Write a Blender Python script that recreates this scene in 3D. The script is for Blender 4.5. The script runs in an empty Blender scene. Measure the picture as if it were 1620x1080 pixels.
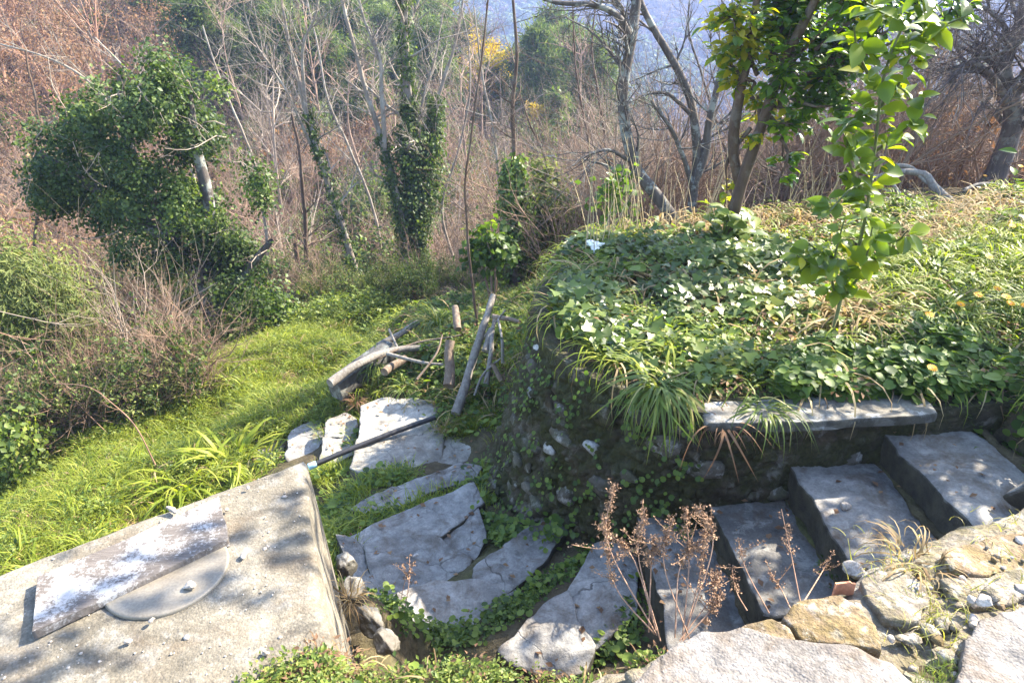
import bpy, math, random
import numpy as np

# ------------------------------------------------------------------ camera, sky, sun, exposure
sc = bpy.context.scene
COL = sc.collection
R = math.radians
PITCH, FPX, EYE = R(25.0), 1056.0, 1.6
cam_data = bpy.data.cameras.new('camera')
cam_data.sensor_width = 36.0
cam_data.lens = 36.0 * FPX / 1620.0
cam_data.clip_start, cam_data.clip_end = 0.05, 3000.0
cam = bpy.data.objects.new('camera', cam_data)
cam.location = (0, 0, EYE)
cam.rotation_euler = (math.pi / 2 - PITCH, 0, 0)
COL.objects.link(cam)
sc.camera = cam

SUN_AZ, SUN_EL = R(62.0), R(41.0)          # azimuth measured from +Y (view direction) towards +X
world = bpy.data.worlds.new('World')
sc.world = world
world.use_nodes = True
wn = world.node_tree
wn.nodes.clear()
sky = wn.nodes.new('ShaderNodeTexSky')
sky.sky_type = 'NISHITA'
sky.sun_disc = False
sky.sun_elevation = SUN_EL
sky.sun_rotation = SUN_AZ
bg = wn.nodes.new('ShaderNodeBackground')
bg.inputs['Strength'].default_value = 0.15
wo = wn.nodes.new('ShaderNodeOutputWorld')
wn.links.new(sky.outputs[0], bg.inputs[0])
wn.links.new(bg.outputs[0], wo.inputs[0])

sun_data = bpy.data.lights.new('sun', 'SUN')
sun_data.energy = 5.0
sun_data.angle = R(0.53)
sun_data.color = (1.0, 0.91, 0.76)
sun = bpy.data.objects.new('sun', sun_data)
sun.rotation_euler = (math.pi / 2 - SUN_EL, 0, math.pi - SUN_AZ)
sun.location = (20, 10, 30)
COL.objects.link(sun)

vs = sc.view_settings
vs.view_transform = 'Standard'
vs.look = 'None'
vs.exposure = 2.3
vs.gamma = 1.0
vs.use_curve_mapping = False
sc.cycles.use_denoising = True
sc.cycles.max_bounces = 8
sc.cycles.transparent_max_bounces = 8
sc.cycles.volume_bounces = 1
sc.cycles.caustics_reflective = False
sc.cycles.caustics_refractive = False

# ------------------------------------------------------------------ helpers
CP, SP = math.cos(PITCH), math.sin(PITCH)

def ray(px, py):
    dx, dy = (px - 810.0) / FPX, (540.0 - py) / FPX
    return np.array([dx, CP + dy * SP, -SP + dy * CP])

def P(px, py, z=None, y=None):
    """photo pixel -> world point on the plane of height z or of depth y"""
    d = ray(px, py)
    t = (z - EYE) / d[2] if z is not None else y / d[1]
    return np.array([0, 0, EYE]) + d * t

def smooth(a, b, x):
    t = np.clip((np.asarray(x, float) - a) / (b - a), 0, 1)
    return t * t * (3 - 2 * t)

def _hash(i, j, k, s):
    with np.errstate(over='ignore'):
        h = (i.astype(np.uint32) * np.uint32(374761393) + j.astype(np.uint32) * np.uint32(668265263)
             + k.astype(np.uint32) * np.uint32(2147483647) + np.uint32(s) * np.uint32(974634121))
        h = (h ^ (h >> np.uint32(13))) * np.uint32(1274126177)
        h = h ^ (h >> np.uint32(16))
    return h.astype(np.float64) / 4294967295.0

def vnoise(p, s=0):
    p = np.asarray(p, float)
    f = np.floor(p)
    i = f.astype(np.int64)
    t = p - f
    t = t * t * (3 - 2 * t)
    r = 0
    for a in (0, 1):
        for b in (0, 1):
            for c in (0, 1):
                w = (t[:, 0] if a else 1 - t[:, 0]) * (t[:, 1] if b else 1 - t[:, 1]) * (t[:, 2] if c else 1 - t[:, 2])
                r = r + w * _hash(i[:, 0] + a, i[:, 1] + b, i[:, 2] + c, s)
    return r * 2 - 1

def fbm(p, scale=1.0, octaves=4, s=0):
    p = np.asarray(p, float) * scale
    a, r, n = 1.0, 0, 0
    for o in range(octaves):
        r = r + a * vnoise(p, s + o * 17)
        n += a
        a *= 0.5
        p = p * 2.03 + 11.7
    return r / n

def norm(v):
    v = np.asarray(v, float)
    return v / (np.linalg.norm(v, axis=-1, keepdims=True) + 1e-9)

class MB:
    """collects vertices / faces / a per-vertex tint, builds one mesh object"""
    def __init__(s):
        s.V, s.F, s.T, s.n = [], [], [], 0
    def add(s, V, F, t=0.5):
        V = np.asarray(V, float).reshape(-1, 3)
        F = np.asarray(F, int)
        s.V.append(V)
        s.F.append(F + s.n)
        s.T.append(np.broadcast_to(np.asarray(t, float), (len(V),)))
        s.n += len(V)
    def mesh(s, name, mat, off=(0, 0, 0), flat=False):
        V = np.concatenate(s.V) - np.asarray(off)
        me = bpy.data.meshes.new(name)
        me.vertices.add(len(V))
        me.vertices.foreach_set('co', V.astype(np.float32).ravel())
        loops = np.concatenate([f.ravel() for f in s.F])
        tot = np.concatenate([np.full(len(f), f.shape[1]) for f in s.F])
        start = np.concatenate([[0], np.cumsum(tot)[:-1]])
        me.loops.add(len(loops))
        me.loops.foreach_set('vertex_index', loops.astype(np.int32))
        me.polygons.add(len(tot))
        me.polygons.foreach_set('loop_start', start.astype(np.int32))
        me.polygons.foreach_set('use_smooth', np.full(len(tot), not flat))
        at = me.attributes.new('tint', 'FLOAT', 'POINT')
        at.data.foreach_set('value', np.concatenate(s.T).astype(np.float32))
        me.update(calc_edges=True)
        me.materials.append(mat)
        return me
    def build(s, name, mat, parent=None, flat=False, loc=None):
        """loc: world base point of a top-level mesh; parts are stored relative to their parent"""
        if parent is not None:
            off = np.array(wloc(parent))
        elif loc is not None:
            off = np.array(loc)
        else:
            off = np.zeros(3)
        o = bpy.data.objects.new(name, s.mesh(name, mat, off, flat))
        COL.objects.link(o)
        if parent is not None:
            o.parent = parent
        else:
            o.location = off
        return o

def wloc(o):
    v = np.array(o.location[:])
    while o.parent:
        o = o.parent
        v = v + np.array(o.location[:])
    return v

def tag(o, label, cat, group=None):
    o['label'] = label
    o['category'] = cat
    if group:
        o['group'] = group
    return o

def thing(name, label, cat, loc=(0, 0, 0), group=None):
    o = bpy.data.objects.new(name, None)
    o.empty_display_size = 0.1
    o.location = tuple(float(c) for c in loc)
    COL.objects.link(o)
    return tag(o, label, cat, group)

def kind(o, k):
    o['kind'] = k
    return o

def stuff(o, label, cat):
    o['kind'] = 'stuff'
    return tag(o, label, cat)

def copy_tree(o, parent=None):
    c = o.copy()
    COL.objects.link(c)
    c.parent = parent
    for ch in o.children:
        copy_tree(ch, c)
    return c

def tube_arr(pts, rad, sides=5, cap=True):
    pts = np.asarray(pts, float)
    n = len(pts)
    rad = np.broadcast_to(np.asarray(rad, float), (n,))
    tan = norm(np.gradient(pts, axis=0))
    ref = np.array([0.31, 0.83, 0.47])
    u = norm(np.cross(tan, ref))
    v = np.cross(tan, u)
    a = np.arange(sides) * 2 * math.pi / sides
    ring = u[:, None, :] * np.cos(a)[None, :, None] + v[:, None, :] * np.sin(a)[None, :, None]
    V = (pts[:, None, :] + ring * rad[:, None, None]).reshape(-1, 3)
    i = np.arange(n - 1)[:, None] * sides
    j = np.arange(sides)[None, :]
    j2 = (j + 1) % sides
    F = np.stack([i + j, i + j2, i + sides + j2, i + sides + j], -1).reshape(-1, 4)
    return V, F

def tube(mb, pts, rad, sides=5, t=0.5, caps=False):
    V, F = tube_arr(pts, rad, sides)
    mb.add(V, F, t)
    if caps:
        n = len(pts)
        mb.add(np.vstack([V[:sides], np.mean(V[:sides], 0)]), [[(k + 1) % sides, k, sides] for k in range(sides)], t)
        E = V[(n - 1) * sides:]
        mb.add(np.vstack([E, np.mean(E, 0)]), [[k, (k + 1) % sides, sides] for k in range(sides)], t)

def resample(pts, n):
    """Catmull-Rom-like smooth resampling of a polyline"""
    pts = np.asarray(pts, float)
    m = len(pts)
    if m == 2:
        w = np.linspace(0, 1, n)[:, None]
        return pts[0] * (1 - w) + pts[1] * w
    q = np.vstack([2 * pts[0] - pts[1], pts, 2 * pts[-1] - pts[-2]])
    u = np.linspace(0, m - 1 - 1e-6, n)
    i = u.astype(int)
    t = (u - i)[:, None]
    a, b, c, d = q[i], q[i + 1], q[i + 2], q[i + 3]
    return 0.5 * (2 * b + (c - a) * t + (2 * a - 5 * b + 4 * c - d) * t ** 2 + (3 * b - a - 3 * c + d) * t ** 3)

# ---- leaf templates: leaf lies in XY, tip towards +Y, normal +Z, unit length
def _fan(outline, centre, fold=0.0, droop=0.0):
    V = [list(centre) + [0.0]] + [[x, y, 0.0] for x, y in outline]
    V = np.array(V, float)
    V[:, 2] = fold * np.abs(V[:, 0]) - droop * V[:, 1] ** 2
    n = len(outline)
    return V, np.array([[0, k + 1, (k + 1) % n + 1] for k in range(n)])

LEAF_IVY = _fan([(0, 0), (.38, -.06), (.50, .26), (.27, .42), (0, 1), (-.27, .42), (-.50, .26), (-.38, -.06)], (0, .3), .18, .12)
LEAF_ROUND = _fan([(0, .05), (.25, -.08), (.48, .18), (.52, .5), (.36, .84), (0, .98), (-.36, .84), (-.52, .5), (-.48, .18), (-.25, -.08)], (0, .42), .1, .05)
LEAF_ROUND[0][0, 2] = -.07
LEAF_SMALL = (np.array([[0, 0, 0], [.26, .45, .07], [0, 1, -.1], [-.26, .45, .07]], float), np.array([[0, 1, 2], [0, 2, 3]]))
LEAF_THIN = (np.array([[0, 0, 0], [.1, .4, .03], [0, 1, -.12], [-.1, .4, .03]], float), np.array([[0, 1, 2], [0, 2, 3]]))
def _lemon():
    ys = [0, .1, .28, .5, .72, .88, 1]
    ws = [.012, .12, .235, .265, .2, .1, 0]
    V, F = [], []
    for y, w in zip(ys, ws):
        z = -.28 * y * y + .06 * y
        V += [[-w, y, z + .32 * w], [0, y, z], [w, y, z + .32 * w]]
    for k in range(len(ys) - 1):
        a, b = 3 * k, 3 * k + 3
        F += [[a, a + 1, b + 1, b], [a + 1, a + 2, b + 2, b + 1]]
    return np.array(V), np.array(F)
LEAF_LEMON = _lemon()
def _blade(segs=4, bend=.5, w=.03):
    V, F = [], []
    for k in range(segs + 1):
        u = k / segs
        a = bend * u * 1.3
        y = math.sin(a) * u * .9
        z = math.cos(a * .8) * u
        ww = w * (1 - u ** 1.6) + .001
        V += [[-ww, y, z], [ww, y, z]]
    for k in range(segs):
        a = 2 * k
        F.append([a, a + 1, a + 3, a + 2])
    return np.array(V, float), np.array(F)
BLADE = _blade(3, .7, .022)
BLADE_LONG = _blade(6, 1.5, .02)
def _hang(segs=7, w=.02):
    V, F = [], []
    for k in range(segs + 1):
        u = k / segs
        ww = w * (1 - u ** 1.8) + .001
        V += [[-ww, .78 * u, .62 * u - 1.02 * u * u], [ww, .78 * u, .62 * u - 1.02 * u * u]]
    for k in range(segs):
        F.append([2 * k, 2 * k + 1, 2 * k + 3, 2 * k + 2])
    return np.array(V, float), np.array(F)
BLADE_HANG = _hang()
BLADE_BROAD = _blade(6, 1.35, .032)

def frames(nrm, fwd):
    z = norm(nrm)
    y = fwd - z * np.sum(fwd * z, -1, keepdims=True)
    y = norm(y + 1e-6)
    x = np.cross(y, z)
    return np.stack([x, y, z], -1)              # columns are axes

def scatter(mb, tmpl, pos, nrm, fwd, size, tint, wid=None):
    V0, F0 = tmpl
    pos = np.asarray(pos, float)
    N = len(pos)
    if N == 0:
        return
    M = frames(np.asarray(nrm, float), np.asarray(fwd, float))
    size = np.broadcast_to(np.asarray(size, float), (N,))
    L = V0[None] * size[:, None, None]
    if wid is not None:
        L = L * np.stack([np.broadcast_to(wid, (N,)), np.ones(N), np.ones(N)], -1)[:, None, :]
    V = np.einsum('nij,nkj->nki', M, L) + pos[:, None, :]
    k = len(V0)
    F = F0[None] + (np.arange(N) * k)[:, None, None]
    mb.add(V.reshape(-1, 3), F.reshape(-1, F0.shape[1]), np.repeat(np.broadcast_to(tint, (N,)), k))

def rdir(rng, n):
    return norm(rng.normal(size=(n, 3)))

# ------------------------------------------------------------------ materials
class NT:
    def __init__(s, name):
        s.m = bpy.data.materials.new(name)
        s.m.use_nodes = True
        s.t = s.m.node_tree
        s.t.nodes.clear()
        s.out = s.t.nodes.new('ShaderNodeOutputMaterial')
    def n(s, typ, props=None, **ins):
        nd = s.t.nodes.new(typ)
        for k, v in (props or {}).items():
            setattr(nd, k, v)
        for k, v in ins.items():
            k = int(k[1:]) if k[0] == '_' and k[1:].isdigit() else k.replace('_', ' ')
            s.set(nd.inputs[k], v)
        return nd
    def set(s, sock, v):
        if hasattr(v, 'is_linked'):
            s.t.links.new(v, sock)
        elif isinstance(v, (tuple, list)) and len(v) == 3 and sock.type == 'RGBA':
            sock.default_value = (*v, 1)
        else:
            sock.default_value = v
    def pos(s, obj=False):
        if obj:
            return s.n('ShaderNodeTexCoord').outputs['Object']
        return s.n('ShaderNodeNewGeometry').outputs['Position']
    def noise(s, scale, detail=4, rough=.55, vec=None, dist=0.0):
        return s.n('ShaderNodeTexNoise', None, Vector=vec if vec is not None else s.pos(), Scale=scale, Detail=detail, Roughness=rough, Distortion=dist).outputs['Fac']
    def ramp(s, fac, stops, interp='LINEAR'):
        r = s.n('ShaderNodeValToRGB', None, Fac=fac)
        cr = r.color_ramp
        cr.interpolation = interp
        while len(cr.elements) < len(stops):
            cr.elements.new(0.5)
        for e, (p, c) in zip(cr.elements, stops):
            e.position = p
            e.color = (c, c, c, 1) if not isinstance(c, (tuple, list)) else (*c, 1)
        return r.outputs['Color']
    def mix(s, fac, a, b, mode='MIX'):
        m = s.n('ShaderNodeMix', {'data_type': 'RGBA', 'blend_type': mode})
        s.set(m.inputs['Factor'], fac)
        s.set(m.inputs['A'] if False else m.inputs[6], a)
        s.set(m.inputs[7], b)
        return m.outputs[2]
    def math(s, op, a, b=0.0, c=0.0):
        return s.n('ShaderNodeMath', {'operation': op}, _0=a, _1=b, _2=c).outputs[0]
    def bump(s, h, strength=.5, dist=.02, normal=None):
        b = s.n('ShaderNodeBump', None, Height=h, Strength=strength, Distance=dist)
        if normal is not None:
            s.set(b.inputs['Normal'], normal)
        return b.outputs[0]
    def attr(s, name='tint'):
        return s.n('ShaderNodeAttribute', {'attribute_name': name}).outputs['Fac']
    def bsdf(s, col, rough=.8, normal=None, spec=.3, **kw):
        b = s.n('ShaderNodeBsdfPrincipled', None, Base_Color=col, Roughness=rough)
        b.inputs['Specular IOR Level'].default_value = spec
        for k, v in kw.items():
            s.set(b.inputs[k.replace('_', ' ')], v)
        if normal is not None:
            s.set(b.inputs['Normal'], normal)
        return b.outputs[0]
    def done(s, shader):
        s.t.links.new(shader, s.out.inputs['Surface'])
        return s.m

def leaf_mat(name, stops, trans=.45, tcol=(1.5, 1.6, .6), rough=.45, spec=.35, nscale=1.3, namt=.35):
    """stops: list of (pos, colour) along the per-leaf tint"""
    m = NT(name)
    col = m.ramp(m.attr(), stops)
    nz = m.noise(nscale, 3)
    col = m.mix(namt, col, m.ramp(nz, [(.3, (.45, .5, .45)), (.7, (1.35, 1.3, 1.1))]), 'MULTIPLY')
    a = m.bsdf(col, rough, spec=spec)
    tc = m.mix(1.0, col, tcol, 'MULTIPLY')
    t = m.n('ShaderNodeBsdfTranslucent', None, Color=tc).outputs[0]
    return m.done(m.n('ShaderNodeMixShader', None, _0=trans, _1=a, _2=t).outputs[0])

def bark_mat(name, c1, c2, scale=14, lichen=0.0, rough=.85):
    m = NT(name)
    p = m.pos(True)
    st = m.n('ShaderNodeMapping', None, Vector=p, Scale=(1, 1, .22)).outputs[0]
    nz = m.noise(scale * 2, 5, .65, st)
    col = m.ramp(nz, [(.3, c1), (.7, c2)])
    col = m.mix(.5, col, m.ramp(m.noise(1.6, 2, .5, p), [(.3, .55), (.7, 1.4)]), 'MULTIPLY')
    col = m.mix(.35, col, m.ramp(m.attr(), [(0, .5), (1, 1.5)]), 'MULTIPLY')
    if lichen:
        l = m.ramp(m.noise(scale * .55, 4, .7, p), [(.52, 0), (.6, lichen)])
        col = m.mix(l, col, (.42, .45, .40))
    return m.done(m.bsdf(col, rough, m.bump(nz, .7, .01)))

def stone_mat(name, c1, c2, c3, lichen=.3, moss=0.0, side_moss=0.0, dirt=.3, grain=60, bump=.6, lcol=(.62, .61, .57), mosscol=(.05, .065, .015), scale=1.0, black=0.0, aggr=0.0, crack=0.0, tintc=None):
    m = NT(name)
    p = m.pos()
    big = m.noise(2.6 * scale, 4, .6, p)
    mid = m.noise(11 * scale, 5, .62, p)
    fine = m.noise(grain, 4, .7, p)
    col = m.ramp(big, [(.3, c1), (.5, c2), (.72, c3)])
    col = m.mix(.6, col, m.ramp(mid, [(.28, .45), (.72, 1.5)]), 'MULTIPLY')
    col = m.mix(.6, col, m.ramp(m.noise(1.3 * scale, 5, .7, p, .8), [(.32, .5), (.68, 1.45)]), 'MULTIPLY')
    col = m.mix(.55, col, m.ramp(fine, [(.25, .5), (.75, 1.45)]), 'MULTIPLY')
    if tintc:
        col = m.mix(.85, col, m.ramp(m.attr(), tintc), 'MULTIPLY')
    if lichen:
        l = m.ramp(m.noise(7.5 * scale, 6, .72, p, .4), [(.53, 0), (.62, lichen)])
        col = m.mix(l, col, lcol)
    if black:
        l = m.ramp(m.noise(5.1 * scale, 7, .75, p, .2), [(.54, 0), (.66, black)])
        col = m.mix(l, col, (.035, .033, .03))
    if dirt:
        d = m.ramp(m.noise(4.3 * scale, 6, .68, p, .6), [(.5, 0), (.68, dirt)])
        col = m.mix(d, col, (.09, .062, .038))
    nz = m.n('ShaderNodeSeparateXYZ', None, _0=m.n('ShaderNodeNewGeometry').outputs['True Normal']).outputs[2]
    if moss:
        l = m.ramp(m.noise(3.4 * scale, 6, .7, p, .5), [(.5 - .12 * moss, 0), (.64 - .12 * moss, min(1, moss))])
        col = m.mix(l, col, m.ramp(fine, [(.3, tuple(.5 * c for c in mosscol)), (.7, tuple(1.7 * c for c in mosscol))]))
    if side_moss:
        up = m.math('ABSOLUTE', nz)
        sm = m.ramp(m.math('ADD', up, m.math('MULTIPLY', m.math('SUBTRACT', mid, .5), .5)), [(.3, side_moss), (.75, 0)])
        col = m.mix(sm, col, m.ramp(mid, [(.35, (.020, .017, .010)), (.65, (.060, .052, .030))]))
    h = m.math('ADD', m.math('MULTIPLY', mid, 1.0), m.math('MULTIPLY', fine, .35))
    if crack:
        wv = m.n('ShaderNodeVectorMath', {'operation': 'ADD'}, _0=p, _1=m.n('ShaderNodeVectorMath', {'operation': 'SCALE'}, _0=m.n('ShaderNodeTexNoise', None, Vector=p, Scale=5.0, Detail=5.0).outputs['Color'], Scale=.22).outputs[0]).outputs[0]
        ve = m.n('ShaderNodeTexVoronoi', {'feature': 'DISTANCE_TO_EDGE'}, Vector=wv, Scale=crack, Randomness=1.0).outputs['Distance']
        cl = m.ramp(ve, [(.002, 0), (.012, 1)])
        col = m.mix(m.math('MULTIPLY', m.math('SUBTRACT', 1.0, cl), m.ramp(big, [(.48, .0), (.62, .8)])), col, (.03, .025, .02))
        h = m.math('ADD', h, m.math('MULTIPLY', cl, .25))
    if aggr:
        vo = m.n('ShaderNodeTexVoronoi', None, Vector=p, Scale=120.0, Randomness=1.0)
        vb = m.n('ShaderNodeTexVoronoi', None, Vector=p, Scale=42.0, Randomness=1.0)
        sp = m.n('ShaderNodeSeparateColor', None, Color=vo.outputs['Color']).outputs[0]
        col = m.mix(aggr, col, m.ramp(sp, [(0, .5), (.6, 1.0), (.85, 1.25), (1, 1.9)]), 'MULTIPLY')
        pit = m.ramp(vb.outputs['Distance'], [(.06, 0), (.2, 1)])
        col = m.mix(aggr * .5, col, m.ramp(vb.outputs['Distance'], [(.05, .25), (.16, 1)]), 'MULTIPLY')
        h = m.math('ADD', h, m.math('ADD', m.math('MULTIPLY', vo.outputs['Distance'], -.25), m.math('MULTIPLY', pit, .15)))
    return m.done(m.bsdf(col, .88, m.bump(h, bump, .008 if aggr else .02), spec=.25))
# ------------------------------------------------------------------ terrain
def xy(px, py, z):
    return tuple(P(px, py, z)[:2])

# step treads: (z, [outlines in photo pixels or metres], metres?)
TREADS = [
    (-0.55, [[(2.20, 2.50), (2.20, 3.10), (2.17, 3.50), (2.55, 3.52), (2.80, 3.20), (2.84, 2.75), (2.66, 2.46), (2.45, 2.42)]]),
    (-0.75, [[(1.66, 2.48), (1.65, 3.00), (1.63, 3.40), (2.16, 3.42), (2.24, 3.00), (2.22, 2.42), (1.95, 2.40)]]),
    (-0.96, [[(1.21, 2.36), (1.21, 2.80), (1.18, 3.30), (1.62, 3.34), (1.69, 2.90), (1.66, 2.34)]]),
    (-1.14, [[(0.76, 2.30), (0.80, 2.75), (0.78, 3.30), (1.18, 3.30), (1.25, 2.80), (1.20, 2.28)]]),
    (-1.32, [[xy(*q, -1.32) for q in [(940, 862), (990, 868), (1006, 905), (1004, 968), (945, 1015), (918, 985), (902, 940)]],
             [xy(*q, -1.32) for q in [(868, 958), (897, 944), (912, 985), (938, 1020), (925, 1052), (880, 1062), (820, 1052), (796, 1030)]]]),
    (-1.50, [[xy(*q, -1.50) for q in [(762, 890), (800, 858), (868, 826), (888, 846), (850, 888), (806, 930), (762, 922)]],
             [xy(*q, -1.50) for q in [(690, 928), (756, 926), (800, 936), (765, 966), (716, 994), (650, 998), (616, 968), (640, 946)]]]),
    (-1.66, [[xy(*q, -1.66) for q in [(556, 846), (600, 826), (660, 802), (734, 776), (748, 802), (712, 832), (684, 848), (610, 856), (572, 864)]],
             [xy(*q, -1.66) for q in [(588, 868), (640, 856), (688, 854), (716, 876), (736, 886), (716, 916), (660, 936), (612, 934), (596, 900)]],
             [xy(*q, -1.66) for q in [(692, 852), (722, 832), (752, 812), (764, 852), (744, 880), (722, 872)]],
             [xy(*q, -1.66) for q in [(538, 856), (566, 862), (582, 884), (600, 934), (626, 966), (606, 988), (580, 950), (552, 890)]]]),
    (-1.84, [[xy(*q, -1.84) for q in [(560, 800), (598, 776), (664, 756), (690, 750), (696, 774), (640, 796), (592, 812)]],
             [xy(*q, -1.84) for q in [(694, 748), (726, 734), (760, 742), (748, 760), (702, 772)]]]),
    (-2.00, [[xy(*q, -2.00) for q in [(576, 640), (612, 632), (660, 634), (686, 642), (684, 664), (640, 674), (604, 690), (574, 694)]],
             [xy(*q, -2.00) for q in [(572, 700), (606, 694), (642, 678), (684, 669), (696, 690), (690, 724), (636, 740), (584, 748), (562, 738)]],
             [xy(*q, -2.00) for q in [(700, 694), (736, 686), (768, 696), (756, 722), (716, 738), (694, 728)]]]),
    (-2.18, [[xy(*q, -2.18) for q in [(518, 664), (545, 655), (562, 660), (563, 682), (538, 690), (516, 688)]],
             [xy(*q, -2.18) for q in [(513, 694), (540, 693), (563, 687), (563, 712), (536, 726), (508, 728)]]]),
    (-2.38, [[xy(*q, -2.38) for q in [(458, 680), (478, 666), (508, 662), (512, 690), (504, 722), (480, 738), (450, 728)]]]),
    (-2.55, [[xy(*q, -2.55) for q in [(402, 702), (428, 694), (452, 700), (448, 726), (420, 738), (398, 734)]]]),
]
CTRL = []
for z, polys in TREADS:
    for pl in polys:
        c = np.mean(pl, 0)
        CTRL.append((c[0], c[1], z - (.10 if z > -1.2 else .06)))
CTRL += [
    (-1.2, 2.0, -1.9), (-.76, 2.46, -1.0), (-.66, 2.2, -.92), (-.58, 1.95, -.85), (-.42, 2.4, -1.62), (-.2, 1.9, -1.45), (-1.25, 3.1, -2.0), (.2, 2.0, -1.45), (.9, 1.9, -1.2), (2, 2.2, -.85),
    (-2, 4.5, -2.5), (-1.9, 6.2, -2.45), (-3, 5, -2.75), (-4, 7, -2.95), (-2.5, 8, -2.85), (-2, 10, -3.1), (-6, 6, -3.2),
    (-3.2, 3, -2.7), (-5, 3, -3.0), (-6, 9, -3.4), (-5, 11, -3.5), (-10, 8, -4), (-3, 13.5, -3.6), (-1, 14, -3.6), (-12, 14, -4.8),
    (-6, 16, -4.6), (0, 16, -4.2), (4, 16, -3.8), (-1.3, 6.6, -2.05), (-.6, 7.2, -1.75), (-.1, 6.4, -1.8), (-.2, 5.4, -1.9), (-.8, 8.5, -1.95),
    (-1.6, 7.6, -2.2), (0, 10, -2.2), (-1, 11, -2.8), (2, 9, -1.0), (4, 9, -.6), (6, 9, -.4), (3, 12, -2), (8, 12, -1.5),
    (1, 12, -2.6), (10, 9, -.3), (14, 12, -1), (1, 7.8, -1.1), (.3, 7.2, -1.5), (-14, 3, -4.4), (-20, 10, -5), (14, 4, .3),
]
CT = np.array(CTRL)
BANK = [(2.92, 3.42), (2.3, 3.40), (1.25, 3.32), (.82, 3.52), (.5, 3.88), (.33, 4.25), (.27, 4.7), (.40, 5.2), (.62, 5.85), (1.0, 6.4),
        (1.6, 6.8), (2.6, 7.1), (5, 7.2), (14, 7.4), (30, 7.4), (30, -3), (2.95, -3), (2.95, 1.9), (2.9, 2.6)]
TERR = [(-.62, -3), (-.62, 1.10), (-.2, 1.22), (.46, 1.33), (1.0, 1.52), (1.39, 1.76), (1.93, 1.97), (3.1, 2.3), (3.1, -3)]

def poly_sd(poly, x, y):
    """signed distance, positive inside"""
    p = np.asarray(poly, float)
    d = np.full(x.shape, 1e9)
    ins = np.zeros(x.shape, bool)
    for k in range(len(p)):
        a, b = p[k], p[(k + 1) % len(p)]
        e = b - a
        t = np.clip(((x - a[0]) * e[0] + (y - a[1]) * e[1]) / (e @ e), 0, 1)
        d = np.minimum(d, np.hypot(x - a[0] - t * e[0], y - a[1] - t * e[1]))
        c = (a[1] > y) != (b[1] > y)
        with np.errstate(divide='ignore', invalid='ignore'):
            c &= x < (b[0] - a[0]) * (y - a[1]) / (b[1] - a[1] + 1e-12) + a[0]
        ins ^= c
    return np.where(ins, d, -d)

def hill(x, y):
    C = np.clip(-3.5 - .55 * x, -13, 24)
    v = -5.5 + 0.0 * x
    y0 = 19 - .25 * np.clip(-x - 8, 0, 24)
    s = np.clip((y - y0) / (61 - y0), 0, 1)
    z = v + (C - v) * s ** 1.1
    z = z - np.clip(y - 61, 0, 160) * .18
    d = np.hypot(x, y)
    far = -30 + 66 * smooth(130, 480, d)
    z = np.where(y > 61, np.maximum(z, far), z)
    p = np.stack([x, y, 0 * x], -1)
    big = fbm(p, 1 / 90., 4, 5) * 9 * smooth(140, 420, d)
    return z + big + fbm(p, 1 / 9., 3, 9) * .9 * smooth(20, 40, y)

def bank_z(x, y):
    return -.36 + .03 * (y - 3.3) + .075 * np.clip(x - 2.6, 0, 6) + .05 * fbm(np.stack([x, y, 0 * x], -1), 1.3, 3, 21)

def G(x, y):
    x, y = np.atleast_1d(np.asarray(x, float)).ravel(), np.atleast_1d(np.asarray(y, float)).ravel()
    num, den = np.zeros(x.shape), np.zeros(x.shape)
    for cx, cy, cz in CT:
        w = 1.0 / (((x - cx) ** 2 + (y - cy) ** 2) + .01) ** 1.6
        num += w * cz
        den += w
    z = num / den
    w = smooth(13, 19, y)
    z = z * (1 - w) + hill(x, y) * w
    z = z + .035 * fbm(np.stack([x, y, 0 * x], -1), 2.2, 4, 3)
    sd = poly_sd(BANK, x, y)
    wd = .10 + .85 * smooth(4.8, 6.2, y) + .5 * smooth(2.6, 2.2, y) * smooth(1.0, 1.6, y)
    m = smooth(-1, 0, sd / wd)
    z = z * (1 - m) + bank_z(x, y) * m * 1.0
    sd = poly_sd(TERR, x, y)
    m = smooth(-.12, 0, sd)
    z = z * (1 - m) + (-.05 + .02 * fbm(np.stack([x, y, 0 * x], -1), 5, 3, 4)) * m
    return z

def G1(x, y):
    return float(G(x, y)[0])

_RT = np.concatenate([np.arange(1.2, 12, .04), np.arange(12, 80, .4)])
def gp(px, py):
    """photo pixel -> first ground point along its ray"""
    d = ray(px, py)
    q = np.array([0, 0, EYE]) + _RT[:, None] * d[None]
    b = q[:, 2] < G(q[:, 0], q[:, 1])
    k = int(np.argmax(b)) if b.any() else len(_RT) - 1
    return q[k]

def seg(*parts):
    return np.unique(np.concatenate([np.arange(a, b, s) for a, b, s in parts] + [[parts[-1][1]]]))
gx = seg((-700, -60, 40), (-60, -12, 1.5), (-12, -4, .3), (-4, 5, .06), (5, 12, .3), (12, 60, 1.5), (60, 700, 40))
gy = seg((-40, 0, 2), (0, 8, .06), (8, 20, .25), (20, 80, 1.2), (80, 900, 22))
X, Y = np.meshgrid(gx, gy)
Z = G(X, Y)
nx, ny = len(gx), len(gy)
idx = np.arange(nx * ny).reshape(ny, nx)
mb = MB()
mb.add(np.stack([X.ravel(), Y.ravel(), Z], -1), np.stack([idx[:-1, :-1], idx[:-1, 1:], idx[1:, 1:], idx[1:, :-1]], -1).reshape(-1, 4))
m = NT('earth')
p = m.pos()
n1, n2, n3 = m.noise(.9, 5, .6, p), m.noise(8, 6, .65, p), m.noise(55, 4, .7, p)
c = m.ramp(n1, [(.3, (.055, .042, .026)), (.5, (.085, .068, .040)), (.7, (.075, .075, .030))])
c = m.mix(.7, c, m.ramp(n2, [(.3, .45), (.7, 1.5)]), 'MULTIPLY')
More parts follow.
